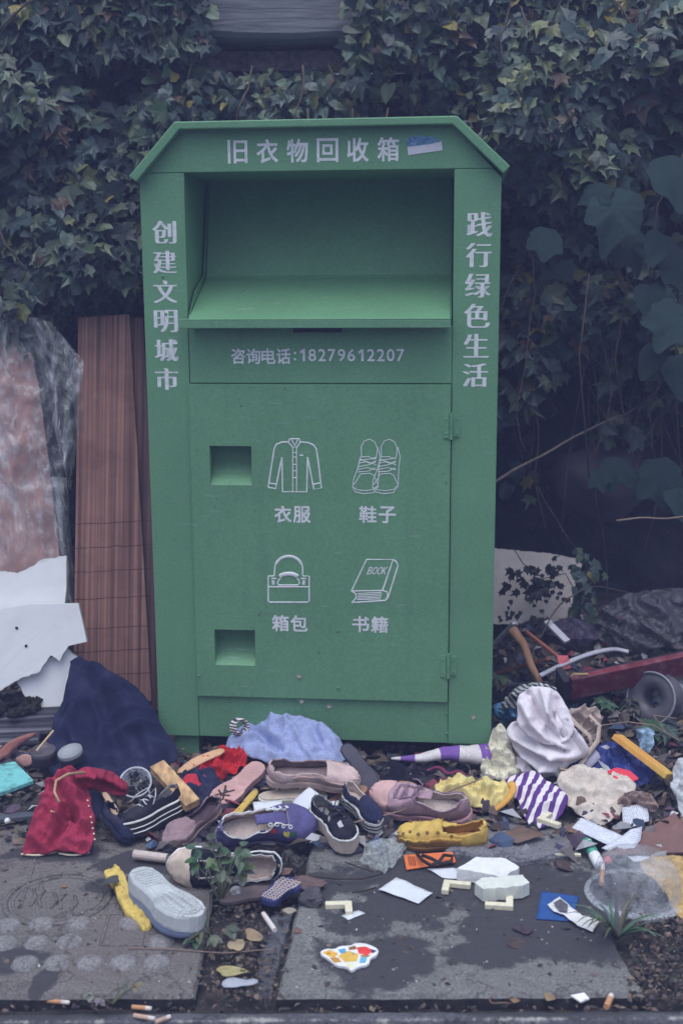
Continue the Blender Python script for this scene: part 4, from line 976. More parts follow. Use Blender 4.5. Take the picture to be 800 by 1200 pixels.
cloth('hood', '', '', [(604, 828, .21), (611, 811, .24), (628, 803, .25), (647, 806, .245), (658, 816, .225), (668, 836, .185), (674, 856, .15), (662, 870, .125), (640, 874, .115), (622, 866, .13), (606, 850, .165)], WCL, .012, seed=12, soft=.012, lump=(.006, 8), rdg=(.003, 13, 1.3, .35),
  lines=[(-.034, .008, [(618, 812), (632, 840), (652, 868)]), (.026, .009, [(610, 826), (622, 850), (640, 868)]), (-.03, .007, [(648, 810), (646, 834), (660, 862)]), (.022, .008, [(634, 808), (640, 834), (656, 856)]), (.022, .012, [(645, 812), (644, 834), (638, 852)]), (.016, .010, [(620, 818), (622, 840)]), (-.016, .008, [(652, 820), (648, 842)])], **kw_)
cloth('sleeve', '', '', [(650, 830, .19), (660, 832, .185), (672, 850, .15), (684, 868, .11), (690, 880, .08), (682, 890, .06), (672, 884, .08), (662, 868, .12), (652, 850, .165)], WCL, .03, seed=14, soft=.014, rdg=(.0045, 16, .9, .35),
  lines=[(.020, .010, [(655, 834), (668, 856), (682, 880)]), (-.022, .007, [(658, 848), (670, 866), (678, 884)]), (-.015, .006, [(664, 838), (676, 858)])], **kw_)
cloth('cuff', '', '', [(606, 886, .05), (618, 895, .035), (626, 906, .015), (618, 912, .01), (606, 906, .015), (602, 894, .035)], WCL, .012, seed=16, soft=.012, rdg=(.010, 24, .4, .5), **kw_)
cloth('spotted_cloth', 'cream cloth printed with small dark spots, left of the white shirt', 'cloth', [(560, 910, .015), (566, 885, .05), (574, 862, .09), (584, 850, .11), (594, 856, .10), (600, 880, .06), (606, 900, .03), (606, 916, .012), (585, 917, .012)],
      fabric('spotted cream', C(190, 190, 178), var=.1, dirt=.75, dcol=(.05, .08, .09), dsc=75), .035, [(.016, 60, .3, .4)], step=.0065, wr=(.003, 40), seed=13, lump=(.015, 14), rdg=(.024, 20, 1.2, .4))
ub = thing('striped_cone', 'purple and white striped pointed cloth cone lying at the foot of the bin', 'folded umbrella', gm(560, 890, .01))
a, b = gm(458, 889, .035), gm(572, 882, .05); d = b-a; pth = [a+d*t for t in [i/20 for i in range(21)]]
pth = [p+Vector((0, .003*math.sin(i*.7), -.004*math.sin(i*.4))) for i, p in enumerate(pth)]
for i0, i1, nm, ct in ((0, 2, 'tip', 'w'), (2, 5, 'purple_band', 'p'), (5, 10, 'white_panel', 'w'), (10, 14, 'purple_band', 'p'), (14, 18, 'white_panel', 'w'), (18, 20, 'purple_band', 'p')):
    mt = fabric('purple cloth', C(105, 75, 155), dirt=.2) if ct == 'p' else fabric('white panel', C(185, 180, 190), dirt=.75, dcol=(.24, .19, .17), dsc=16)
    MB().tube(pth[i0:i1+1], [(.003+.036*(i/20)**.8)*(1+.045*math.sin(i*1.9)) for i in range(i0, i1+1)], 14, flat=.7, cap=(i0 == 0 or i1 == 20)).build(nm, mt, ub, smooth=True)
cloth('yellow_cloth', 'pale yellow crumpled cloth behind the moccasin', 'cloth', [(505, 930, .02), (520, 914, .04), (545, 910, .05), (575, 914, .05), (598, 922, .04), (603, 940, .015), (585, 950, .01), (555, 947, .015), (530, 943, .015)],
      fabric('yellow cotton', C(196, 180, 122), var=.15, dirt=.45, dcol=(.25, .2, .12)), .025, [(.016, 65, 1.3, .2), (.010, 90, .4, 1)], step=.0065, wr=(.002, 50), seed=17, rdg=(.024, 20, .9, .45))
cloth('striped_sock', 'purple and white striped knit sock under the cream corner bracket', 'sock', [(588, 916, .035), (610, 906, .05), (628, 904, .055), (640, 912, .05), (662, 928, .04), (668, 938, .025), (655, 958, .012), (640, 968, .008), (622, 970, .008), (612, 958, .012), (610, 938, .03), (595, 930, .03)],
      striped('sock stripes', (C(85, 55, 130), C(190, 188, 200)), 44, (.8, -.45, 0), wob=.012), .022, [(.006, 60, .8, 1)], step=.007, wr=(.002, 50), seed=19, rdg=(.010, 18, 2.2, .5))
cloth('fleece_rag', 'lumpy cream fleece rag right of the striped sock', 'rag', [(652, 912, .03), (668, 896, .05), (690, 902, .05), (720, 904, .05), (744, 915, .045), (745, 930, .035), (730, 945, .02), (720, 962, .01), (700, 967, .008), (680, 958, .012), (664, 944, .02), (655, 928, .025)],
      fabric('cream fleece', C(178, 172, 170), var=.15, dirt=.5, dcol=(.2, .17, .15), bs=180, bump=1), .03, [(.010, 50, .6, 0)], step=.007, wr=(.004, 60), lump=(.02, 14), seed=23, rdg=(.014, 15, 1.0, .6))
cloth('tarpaulin', 'dark blue tarpaulin crumpled under the orange plank', 'tarpaulin', [(655, 905, .02), (675, 885, .05), (700, 868, .06), (735, 872, .05), (765, 890, .04), (768, 915, .02), (740, 922, .012), (700, 915, .012)],
      M('blue tarp', C(38, 52, 122), .5, .3, 20, .5, 60), .02, [(.016, 50, .4, 1)], step=.009, wr=(.004, 40), seed=29, rdg=(.016, 15, 0.8, .45))
cloth('grey_card_cloth', 'lavender grey flap of cloth over the blue tarpaulin', 'cloth', [(672, 905, .03), (690, 882, .065), (708, 872, .07), (716, 876, .065), (700, 892, .045), (680, 910, .03)], fabric('lavender cloth', C(150, 150, 178), dirt=.2), .004, (), step=.012, wr=(.001, 30), seed=30)
cloth('canvas_bag', 'beige canvas bag straps tangled right of the white shirt', 'bag', [(660, 838, .12), (672, 828, .13), (692, 826, .13), (703, 838, .11), (704, 858, .08), (695, 872, .06), (684, 868, .07), (676, 852, .09)],
      fabric('beige canvas', C(155, 142, 145), dirt=.5), .02, [(.02, 75, 1.1, .5)], step=.0075, wr=(.003, 50), seed=33, lump=(.02, 16), rdg=(.026, 22, .8, .4))
bgm = MB()
for pts in ([(690, 838, .14), (702, 850, .12), (700, 868, .09), (688, 884, .07), (676, 880, .08)], [(664, 836, .14), (676, 850, .13), (690, 862, .11), (694, 880, .07)], [(655, 900, .05), (672, 905, .03), (684, 890, .06), (690, 872, .08)]):
    bgm.tube([gm(*p) for p in pts], .008, 8, flat=.35)
tag(bgm.build('bag_strap', fabric('strap canvas', C(165, 152, 148), dirt=.5), smooth=True), 'looped beige webbing strap hanging off the canvas bag', 'strap')
cloth('striped_bag', 'white plastic bag with grey wavy lines above the white shirt', 'plastic bag', [(583, 832, .09), (590, 815, .13), (606, 804, .16), (628, 798, .18), (648, 803, .17), (652, 818, .14), (630, 824, .13), (606, 830, .11)], striped('bag lines', (C(165, 172, 182), C(75, 80, 98)), 70, (.9, .3, .6), .5, .05, sharp=.08), .02, [(.01, 60, .5, 0)], step=.008, wr=(.002, 40), seed=37, rdg=(.016, 15, 2.2, .45))
cloth('blue_wrapper', 'bright blue crumpled wrapper at the right foot of the bin', 'wrapper', [(580, 842, .06), (586, 824, .09), (598, 815, .11), (612, 820, .10), (618, 835, .07), (604, 845, .05), (590, 848, .04)], M('blue film', C(45, 110, 165), .35, .45, 30, .4, 60, .5, (.4, .45, .45), 30), .015, [(.012, 90, .7, 0)], step=.007, wr=(.004, 60), seed=39, rdg=(.026, 30, .8, .7))
cloth('red_cloth', 'bright red ruffled cloth below the light blue cloth', 'cloth', [(222, 908, .02), (232, 890, .045), (252, 880, .06), (275, 876, .065), (292, 886, .05), (285, 902, .03), (262, 910, .02), (240, 914, .012)], fabric('bright red', C(175, 36, 55), var=.3, dirt=.3, dcol=(.05, .02, .03)), .02, [(.016, 85, 1.2, 0)], step=.007, wr=(.004, 60), seed=43, rdg=(.026, 26, .6, .5))
cloth('red_cloth', 'smaller dull red rag beside the wooden block', 'cloth', [(206, 926, .02), (216, 912, .035), (232, 908, .04), (237, 918, .03), (228, 932, .015), (212, 936, .01)], fabric('dull red', C(165, 42, 68), var=.2), .015, [(.008, 80, .4, 0)], step=.007, wr=(.002, 50), seed=45, rdg=(.016, 15, 1.2, .45))
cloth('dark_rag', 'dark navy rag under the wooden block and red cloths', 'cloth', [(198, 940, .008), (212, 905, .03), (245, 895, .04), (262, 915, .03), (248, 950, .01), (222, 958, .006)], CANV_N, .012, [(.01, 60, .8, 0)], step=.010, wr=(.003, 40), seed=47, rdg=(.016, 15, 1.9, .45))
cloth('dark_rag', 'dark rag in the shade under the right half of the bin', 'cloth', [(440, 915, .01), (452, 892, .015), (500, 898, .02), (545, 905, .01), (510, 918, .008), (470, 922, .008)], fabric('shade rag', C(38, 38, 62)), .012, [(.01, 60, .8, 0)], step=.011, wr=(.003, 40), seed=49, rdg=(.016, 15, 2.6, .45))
cloth('brown_shoe_upper', 'torn tan leather flap above the red cloth', 'leather scrap', [(205, 905, .035), (222, 890, .055), (246, 880, .07), (262, 876, .075), (264, 882, .07), (240, 892, .055), (215, 906, .035)], M('tan flap', C(182, 145, 115), .6, .2, 18, .3), .006, (), step=.008, wr=(.002, 50), seed=51)

# ================================================================== left bank: boards, foam, wrapped bundle
def wood(name, c0, c1, freq=60, axis='X', rough=.7):
    m = NT(name); mp = m.n('ShaderNodeMapping'); m.l(m.tc.outputs['Object'], mp.inputs[0])
    mp.inputs['Scale'].default_value = {'X': (freq, 2.0, .6), 'Z': (.8, freq, freq), 'Y': (freq, 1.2, freq)}[axis]
    n1 = m.noise(1, 2, .5, mp.outputs[0]); c = m.ramp(n1, .33, .67, c0, c1); c = m.mix(.5, c, m.ramp(m.noise(4, 5, .7), .3, .7, (.3, .3, .3), (.7, .7, .7)), 'OVERLAY')
    c = m.mix(m.math('MULTIPLY', m.ramp(m.noise(5, 6, .7), .5, .75), .45), c, tuple(q*.4 for q in c0))
    m.base(c); m.p.inputs['Roughness'].default_value = rough; m.p.inputs['Specular IOR Level'].default_value = .25; m.bump(n1, .45, .003); return m.m
BROWN = wood('brown ribbed wood', (.13, .066, .056), (.40, .205, .16), 120)
BR2 = wood('dark brown wood', (.06, .034, .034), (.17, .088, .078), 120)
p0 = vp(125, 815, 3.56); nrm = Vector((.04, -.96, .27)).normalized()
pn = thing('ribbed_wood_sheet', 'broad reddish-brown ribbed wooden panel leaning left of the bin', 'wood sheet', vp(130, 815, 3.56))
panel([(92, 372), (152, 368), (178, 822), (86, 812)], p0, nrm, -.02).build('board', BROWN, pn, bevel=.002)
tr_ = MB()
for py in (640, 668, 700, 735, 762, 790, 612): 
    a = plp(84, py+3, p0-nrm*.0, nrm); b = plp(178, py-2, p0, nrm); k = 9
    tr_.tube([a.lerp(b, i/k)+nrm*.0004+Vector((0, 0, .006*noise.noise(Vector((i*.7, py, 0))))) for i in range(k+1)], .0011, 5, flat=.4, up=nrm)
tr_.build('thread_line', M('dark thread', C(70, 42, 52)), pn)
p1 = p0+Vector((0, .03, 0))
tag(panel([(150, 372), (168, 372), (190, 835), (176, 830)], p1+Vector((0, -.012, 0)), nrm, -.025).build('wooden_board', BR2, bevel=.002), 'narrow dark brown board leaning between the ribbed panel and the bin', 'board')
tag(panel([(160, 380), (178, 380), (196, 840), (187, 838)], p1+Vector((0, .02, 0)), nrm, -.025).build('wooden_board', BROWN, bevel=.002), 'thin reddish board edge leaning closest to the left side of the bin', 'board')
# wrapped bundle
wb = thing('wrapped_bundle', 'tall pinkish bundle wrapped in crumpled clear plastic sheet', 'bundle', vp(45, 800, 3.6))
def drape(pts, p0, n, step, amp, th, seed, nx=26, nz=60):
    """a hanging crumpled sheet between a left and right edge (pixel polylines measured at its own distance)"""
    l_, r_ = pts; m = MB()
    def at(pl, t):
        k = t*(len(pl)-1); i = min(int(k), len(pl)-2); f = k-i; return pl[i][0]*(1-f)+pl[i+1][0]*f, pl[i][1]*(1-f)+pl[i+1][1]*f
    for i in range(nz+1):
        for j in range(nx+1):
            a, b = at(l_, i/nz), at(r_, i/nz); s = j/nx
            p = plp(a[0]*(1-s)+b[0]*s, a[1]*(1-s)+b[1]*s, p0, n)
            g = noise.noise(Vector((p.x*9+seed, p.z*4, 0)))+.6*abs(noise.noise(Vector((p.x*26+seed, p.z*16, 3))))+.35*abs(noise.noise(Vector((p.x*60, p.z*42+seed, 6))))
            rg_ = (1-min(1, abs(noise.noise(Vector((p.x*16+p.z*3+seed, p.z*4.5, 2)))*2.2)))**2+.5*(1-min(1, abs(noise.noise(Vector((p.x*30-p.z*9+seed, p.z*14, 8)))*2.2)))**2
            m.v.append(p+n*(amp*g+amp*.75*rg_+.05*math.sin(PI*s)))
    m.f = [(i*(nx+1)+j, i*(nx+1)+j+1, (i+1)*(nx+1)+j+1, (i+1)*(nx+1)+j) for i in range(nz) for j in range(nx)]
    return m
n2 = Vector((.1, -.97, .2)).normalized(); q0 = vp(40, 700, 3.68)
drape(([(-60, 368), (-60, 500), (-55, 600), (-50, 720)], [(28, 372), (46, 450), (58, 540), (78, 720)]), q0+Vector((0, .035, 0)), n2, 0, .02, 0, 3).build('padding', M('pink padding', C(150, 115, 118, 1.2), .9, .3, 9, .5, 25, .5, (.22, .2, .2), 7), wb, smooth=True)
pm = NT('crumpled polythene'); pm.base((.8, .82, .86)); pm.p.inputs['Roughness'].default_value = .22; pm.p.inputs['Specular IOR Level'].default_value = .6
pmm = pm.n('ShaderNodeMapping'); pmm.inputs['Scale'].default_value = (1.0, 1.0, .32); pmm.inputs['Rotation'].default_value = (0, .25, 0); pm.l(pm.tc.outputs['Object'], pmm.inputs[0])
pm.l(pm.ramp(pm.noise(20, 5, .62, pmm.outputs[0], 1.2), .44, .70, (.12,)*3, (.62,)*3), pm.p.inputs['Alpha']); pm.bump(pm.noise(17, 5, .6, pmm.outputs[0], 1.5), 1, .02)
drape(([(-60, 362), (-60, 500), (-55, 600), (-50, 720)], [(34, 368), (66, 450), (76, 560), (86, 720)]), q0, n2, 0, .035, 0, 8, 34, 80).build('plastic_sheet', pm.m, wb, smooth=True)
pl2 = drape(([(34, 375), (48, 430), (60, 480), (80, 560)], [(62, 380), (100, 425), (98, 490), (84, 575)]), q0+Vector((0, -.03, 0)), n2, 0, .04, 0, 15, 16, 40).build('plastic_fold', pm.m, wb, smooth=True)
drape(([(58, 560), (66, 620), (74, 660), (80, 700)], [(80, 560), (84, 630), (90, 690), (92, 712)]), q0+Vector((0, -.01, 0)), n2, 0, .02, 0, 19, 8, 24).build('plastic_fold', pm.m, wb, smooth=True)
# broken foam boards
FOAM = M('white foam board', C(205, 218, 222), .8, .05, 6, .12, 120, .22, (.45, .42, .33), 5)
f0 = vp(50, 838, 3.36); fn = Vector((.05, -.95, .22)).normalized()
G = 'broken white foam boards leaning by the bin'
tag(panel([(-20, 668), (20, 672), (52, 655), (78, 651), (78, 690), (74, 725), (-20, 735)], f0+Vector((0, .05, 0)), fn, -.022, [.006, .006, .004, 0, 0, 0, 0]).build('foam_board', FOAM), 'topmost broken white foam board with a ragged upper edge', 'foam board', G)
tag(panel([(20, 800), (34, 785), (78, 760), (92, 772), (98, 800), (103, 828), (70, 840), (40, 832)], f0+Vector((0, .025, 0)), fn, -.022, [.004, .004, .005, .006, .006, .003, .003, .004]).build('foam_board', FOAM), 'lowest broken white foam board resting on the black cloth', 'foam board', G)
tag(panel([(-20, 716), (40, 708), (92, 707), (102, 752), (80, 757), (70, 775), (60, 768), (46, 788), (24, 795), (-20, 822)], f0, fn, -.022, [0, 0, 0, 0, .003, .003, .003, .004, .004, .003]).build('foam_board', FOAM), 'middle white foam board with two small holes and square corner', 'foam board', G)
hb = MB()
for px, py in ((20, 736), (31, 757)): hb.lathe([(.0048, .0), (.004, .0015), (.0001, .0016)], 10, plp(px, py, f0, fn)+fn*.0005, frame(Vector((1, 0, .1)), fn))
hb.build('nail_hole', M('hole dark', C(50, 45, 60)), bpy.data.objects['foam_board.002'])
GREYW = wood('weathered grey wood', C(42, 44, 62, 1.4), C(98, 98, 118, 1.4), 40, 'Z')
for i, (a, b, w_, lb) in enumerate([((-40, 842, .05), (70, 836, .06), .05, 'topmost weathered grey plank under the foam boards'), ((-40, 856, .035), (66, 850, .045), .06, 'middle weathered grey plank at the left edge'), ((-40, 868, .02), (48, 862, .03), .06, 'lowest dark weathered plank at the left edge')]):
    tag(beam(gm(*a), gm(*b), w_, .018, .3).build('weathered_plank', GREYW, bevel=.003), lb, 'plank', 'weathered planks')
ch = MB()
for i in range(40):
    c = gm(rnd.uniform(-5, 44), rnd.uniform(815, 838), .08); r = rnd.uniform(.006, .02); ch.lathe([(.0001, -r), (r, -r*.3), (r*.7, r*.6), (.0001, r)], 6, c, Matrix.Rotation(rnd.uniform(0, 6), 3, 'X') @ Matrix.Rotation(rnd.uniform(0, 6), 3, 'Y'))
tag(ch.build('charred_scraps', M('char', C(38, 38, 52), .9), jit=.004), 'black charred scraps heaped between the foam boards and grey planks', 'scraps', kind='stuff')
BARK = M('curled bark', C(120, 80, 84, 1.2), .8, .3, 15, .4, 60)
cloth('dried_leaf', 'long curled red-brown dry leaf at the left edge under the planks', 'leaf', [(-10, 892, .02), (5, 872, .05), (25, 862, .06), (45, 857, .07), (40, 864, .05), (22, 874, .035), (5, 890, .02)], BARK, .01, (), th=.002, step=.01, seed=61)
cloth('dried_leaf', 'crumpled pinkish dry leaf beside the round tins', 'leaf', [(16, 890, .03), (30, 882, .05), (42, 888, .04), (36, 898, .02), (24, 898, .015)], M('pink leaf', C(150, 115, 115), .8, .3), .012, (), th=.002, step=.008, wr=(.006, 60), seed=62)
def tin(px, py, dz, r, h, tilt, label, lid, side):
    c = gm(px, py, dz); mm = Matrix.Rotation(tilt[0], 3, 'X') @ Matrix.Rotation(tilt[1], 3, 'Y')
    t = thing('round_tin', label, 'tin', c)
    MB().lathe([(.0001, -h), (r*.96, -h), (r*.98, -h*.9), (r*.98, -.004)], 30, c, mm).build('tin_body', side, t, smooth=True)
    MB().lathe([(r, -.010), (r, -.001), (r*.97, .002), (r*.93, .001), (r*.92, -.002), (.0001, -.002)], 30, c, mm).build('tin_lid', lid, t, smooth=True)
    return t
tin(51, 879, .075, .034, .04, (.15, 0), 'dark round tin with a thin wooden stick resting on it', M('brown lid', C(82, 78, 95), .4, .2), M('tin dark', C(52, 52, 72), .4))
tin(82, 880, .085, .034, .03, (.22, -.2), 'round tin with pale grey speckled lid beside the dark tin', M('grey lid', C(135, 142, 158), .5, .25, 60, .2, dirt=.6, dsc=60), M('tin dark', C(52, 52, 72), .4))
tag(MB().tube([gm(43, 880, .082), gm(63, 856, .12)], .003, 6).build('wooden_stick', M('pale stick', C(172, 150, 125), .8)), 'thin pale wooden stick leaning across the dark tin', 'stick')
tag(slab('painted_board', '', '', [(-30, 900, .035), (18, 892, .04), (40, 914, .03), (-30, 940, .02)], M('teal paint', C(90, 170, 180), .5, .1, 12, .1, 60, .85, (.04, .05, .06), 22), .012, bevel=.002, part=True), 'flat teal painted board with scratched black marks at the left edge', 'board')
tag(beam(gm(-20, 962, .012), gm(42, 955, .012), .03, .012).build('metal_strip', M('grey strip', C(72, 78, 98), .6), bevel=.002), 'flat dark grey strip lying above the left slab', 'strip')
pb = MB(); pb.lathe([(.0001, -.008), (.007, -.004), (.008, .002), (.004, .007), (.0001, .008)], 12, gm(9, 962, .025)); tag(pb.build('plastic_bead', WHITE, smooth=True), 'small white plastic bead on the grey strip at the left edge', 'bead')
# clear cup lying by the wooden block
cu = thing('plastic_cup', 'clear round plastic cup of dark crumbs lying behind the striped sneaker', 'cup', gm(160, 915, .03)); c = gm(159, 917, .05); mm = Matrix.Rotation(.75, 3, 'X')
CLR = clear('clear plastic', alpha=.28)
MB().lathe([(.0001, -.05), (.034, -.05), (.040, 0), (.043, .002), (.043, .004), (.038, .001), (.032, -.045)], 30, c, mm).build('cup_wall', CLR, cu, smooth=True)
MB().lathe([(.043, .0), (.0445, .003), (.042, .005), (.040, .003)], 30, c, mm).build('cup_rim', M('rim plastic', C(165, 172, 190), .3), cu, smooth=True)
fd = MB()
for i in range(50): a, r = rnd.uniform(0, 6.3), .034*rnd.random()**.5; fd.lathe([(.0001, -.004), (.005, 0), (.0001, .004)], 5, c+mm @ Vector((r*math.cos(a), r*math.sin(a), -.022+rnd.uniform(0, .012))))
fd.build('dark_crumbs', M('dark crumbs', C(42, 42, 60)), cu, jit=.002)
WB = wood('split pine', C(132, 105, 85), C(190, 158, 118), 55, 'Y', .8)
a, b = gm(184, 898, .085), gm(226, 944, .05); d = b-a; mm = frame(d) @ Matrix.Rotation(.25, 3, 'X')
bx = MB(); k = 10
for i in range(k+1):
    for (y, z) in ((-.021, -.011), (.021, -.011), (.022, .011), (-.020, .012)):
        p = a+d*(i/k); bx.v.append(p+mm @ Vector((0, y+.002*noise.noise(Vector((i*.6, y*90, 0))), z+.0015*noise.noise(Vector((i*.9, y*80, z*90))))))
bx.f = [(i*4+j, i*4+(j+1) % 4, (i+1)*4+(j+1) % 4, (i+1)*4+j) for i in range(k) for j in range(4)]+[(3, 2, 1, 0), (k*4, k*4+1, k*4+2, k*4+3)]
tag(bx.build('wooden_block', WB, bevel=.0015), 'split pale wooden block lying above the striped black sneaker', 'wooden block')
rt = MB(); a, b = gm(157, 1001, .018), gm(196, 1006, .016)
pth = [a.lerp(b, i/40) for i in range(41)]; rt.tube(pth, [.0105+.0012*(i % 2) for i in range(41)], 12)
tag(rt.build('ridged_tube', M('pale ridged plastic', C(172, 162, 165), .6, .1, 30, .1, dirt=.4)), 'pale ridged plastic tube in front of the striped sneaker', 'tube')
YF = M('yellow foam', C(212, 168, 88), .95, .18, 30, 1, 110, .3, (.3, .18, .05), 14, bd=.006)
fm = cloth('foam_strip', 'ragged yellow foam strip beside the upturned grey shoe', 'foam', [(122, 1022, .03), (136, 1012, .035), (145, 1022, .032), (152, 1040, .028), (162, 1060, .022), (172, 1070, .018), (178, 1084, .01), (168, 1089, .008), (160, 1078, .014), (148, 1068, .02), (138, 1050, .026), (134, 1036, .028)], YF, .004, (), th=.020, step=.0042, wr=(.007, 95), sm=0, seed=71, lump=(.008, 60))

# ================================================================== papers, brackets, plastic and other litter on the slab
PAP = M('plain paper', C(178, 186, 204), .8, .08, 20, .05, dirt=.4, dcol=(.4, .4, .42))
PRT = printed('printed paper', C(182, 190, 212), C(110, 118, 145), 210, 'Y')
PRX = printed('printed label', C(185, 196, 212), C(70, 85, 120), 260, 'X', .7)
GP_ = 'scraps of white paper'
def paper(pts, mat, label, wr=.0028, th=.0008, bulge=.004, name='paper_sheet', group=GP_, cat='paper', seed=1): return cloth(name, label, cat, pts, mat, bulge, (), th=th, step=.009, wr=(wr, 28), sm=0, seed=seed, group=group)
paper([(443, 1042, .008), (464, 1028, .010), (507, 1046, .006), (490, 1059, .004)], PAP, 'plain pale paper rectangle left of the upper corner bracket', seed=1)
paper([(500, 1018, .004), (530, 1016, .005), (552, 1022, .005), (540, 1031, .004), (518, 1028, .004)], PAP, 'pale paper sticking out below the orange label', seed=2)
paper([(365, 962, .045), (370, 942, .055), (397, 938, .055), (393, 960, .04)], PRX, 'printed paper slip standing behind the black and white sneaker', seed=3)
paper([(342, 940, .05), (362, 922, .075), (376, 932, .065), (358, 952, .045)], PAP, 'folded white paper against the white sandal', seed=4)
paper([(296, 940, .045), (330, 938, .05), (332, 946, .045), (298, 950, .04)], PAP, 'flat white paper under the white sandal', seed=5)
paper([(728, 946, .03), (758, 940, .03), (760, 962, .02), (730, 972, .02)], printed('printed note', C(178, 186, 205), C(95, 105, 135), 190, 'X', .6), 'small printed note with lines beside the brown cardboard', seed=6)
paper([(669, 970, .03), (680, 958, .035), (730, 980, .025), (722, 992, .02), (712, 990, .018)], PRT, 'long printed receipt strip across the white-capped tube', seed=7)
paper([(704, 994, .016), (728, 980, .03), (738, 972, .045), (752, 968, .05), (750, 984, .03), (738, 1000, .015), (722, 1000, .012)], PRT, 'receipt end curling up beside the brown cardboard', wr=.004, seed=8)
paper([(735, 1004, .012), (768, 1000, .012), (772, 1008, .010), (742, 1010, .008)], PAP, 'pale scrap edge below the brown cardboard', seed=9)
paper([(400, 1072, .003), (420, 1066, .003), (428, 1070, .003), (408, 1078, .002)], PAP, 'tiny pale scrap beside the lone corner bracket left', seed=10)
CREAM = M('cream plastic', C(190, 188, 172), .5, .08, 40, .1, 80, .3, (.2, .18, .12), 30)
def bracket(cx, cy, z, ang, s_, label, fl=1):
    m = MB(); w_ = .016; a_, b_ = .062*s_, .05*s_; t = .012
    pts = [(0, 0), (a_, 0), (a_, w_), (w_, w_), (w_, b_), (0, b_)]
    c = gm(cx, cy, z); R_ = Matrix.Rotation(ang, 3, 'Z')
    P3 = [c+R_ @ Vector((x, y*fl, 0)) for x, y in pts]; m.prism(P3, (0, 0, -t))
    r = thing('corner_bracket', label, 'corner bracket', c, 'cream plastic corner brackets')
    m.build('bracket_body', CREAM, r, bevel=.0015)
    for x, y in ((a_*.55, w_/2), (w_/2, b_*.7)): MB().lathe([(.0034, .0), (.0026, .0012), (.0001, .0013)], 10, c+R_ @ Vector((x, y*fl, 0))).build('peg', CREAM, r)
    return r
bracket(412, 1055, .012, math.radians(182), .95, 'lone cream corner bracket near the dark stone', 1)
bracket(520, 1030, .014, math.radians(-12), 1.0, 'cream corner bracket between plain paper and foam blocks', -1)
bracket(601, 1062, .012, math.radians(172), 1.0, 'cream corner bracket just below the white foam block', -1)
bracket(628, 958, .065, math.radians(-42), 1.0, 'cream corner bracket lying on the striped sock', 1)
SF = M('styrofoam', C(200, 208, 214), .85, .08, 60, .8, 260, .45, (.5, .48, .44))
o = slab('foam_block', '', '', [(535, 1018, .035), (558, 1004, .035), (592, 1006, .034), (608, 1016, .03), (588, 1028, .03), (570, 1024, .03)], SF, .028, part=True, jag=.0028); tag(o, 'bright white broken styrofoam slab chunk in front of yellow moccasin', 'foam block', 'white foam blocks')
o = slab('foam_block', '', '', [(556, 1034, .034), (563, 1029, .034), (612, 1025, .034), (620, 1034, .034), (612, 1038, .034), (566, 1042, .034)], M('grey styrofoam', C(180, 188, 190), .85, .1, 60, .5, 300, .4, (.3, .28, .24)), .03, part=True, jag=.0030); tag(o, 'greyish oblong styrofoam block with ridged end above the bracket', 'foam block', 'white foam blocks')
ol_ = thing('plastic_label', 'orange plastic label with dark printed marks and black cord', 'label', gm(500, 1008, .008))
slab('label_card', '', '', [(473, 1002, .014), (530, 998, .014), (534, 1010, .008), (476, 1019, .006)], M('orange card', C(235, 98, 55), .5, .06, dirt=.15), .0015, parent=ol_, part=True)
cm2 = MB()
for i in range(4): cm2.tube([gm(478+i*2.2, 1003+i*.1, .0158-.001*i), gm(480+i*2.2, 1014, .0095)], .0008, 5)
cm2.tube([gm(px, py, z) for px, py, z in ((488, 1000, .022), (495, 1008, .03), (504, 1014, .018), (514, 1010, .02), (520, 1002, .026), (530, 1003, .02), (528, 1010, .016), (516, 1012, .016), (505, 1006, .024), (494, 1002, .028))], .0042, 7)
cm2.build('cord', M('black cord', C(42, 40, 55), .8), ol_, smooth=True)
cloth('plastic_bag', 'crumpled clear plastic bag right of the black and white sneaker', 'plastic bag', [(420, 1008, .006), (428, 990, .03), (445, 984, .04), (466, 986, .035), (475, 996, .02), (462, 1014, .006), (450, 1024, .004), (434, 1016, .004)], clear('film', (.62, .66, .64), .2, .26, 45), .02, [(.014, 150, .6, 0), (.01, 210, 1.9, 1)], th=.001, step=.0065, wr=(.005, 80), sm=0, seed=81, rdg=(.011, 24, .8, .7))
BLUEC = fabric('blue cloth square', C(42, 78, 145), dirt=.55, dcol=(.05, .06, .09))
cloth('cloth_square', 'bright blue felt square under the white wrapper', 'cloth', [(628, 1076, .004), (634, 1044, .005), (678, 1050, .006), (670, 1079, .004)], BLUEC, .002, (), th=.003, step=.01, sm=0, wr=(.0012, 50), seed=83)
cloth('sweet_wrapper', 'twisted white wrapper with a dark net patch on the blue square', 'wrapper', [(641, 1060, .01), (655, 1051, .014), (668, 1062, .012), (682, 1072, .012), (702, 1078, .008), (694, 1092, .006), (676, 1084, .009), (660, 1072, .011), (648, 1068, .01)], M('white film', C(190, 194, 205), .4, .1, 40, .3, dirt=.3), .004, [(.005, 200, .9, 0)], th=.0012, step=.006, sm=0, wr=(.002, 90), seed=85)
o = slab('wrapper_print', '', '', [(648, 1058, .019), (656, 1053, .021), (665, 1060, .019), (664, 1068, .017), (655, 1067, .017)], M('dark net print', C(80, 80, 98), .6, .6, 200, 0), .001, parent=bpy.data.objects['sweet_wrapper'], part=True)
st_ = thing('foam_sticker', 'small puffy multicoloured sticker with white rim on the dark stain', 'sticker', gm(408, 1122))
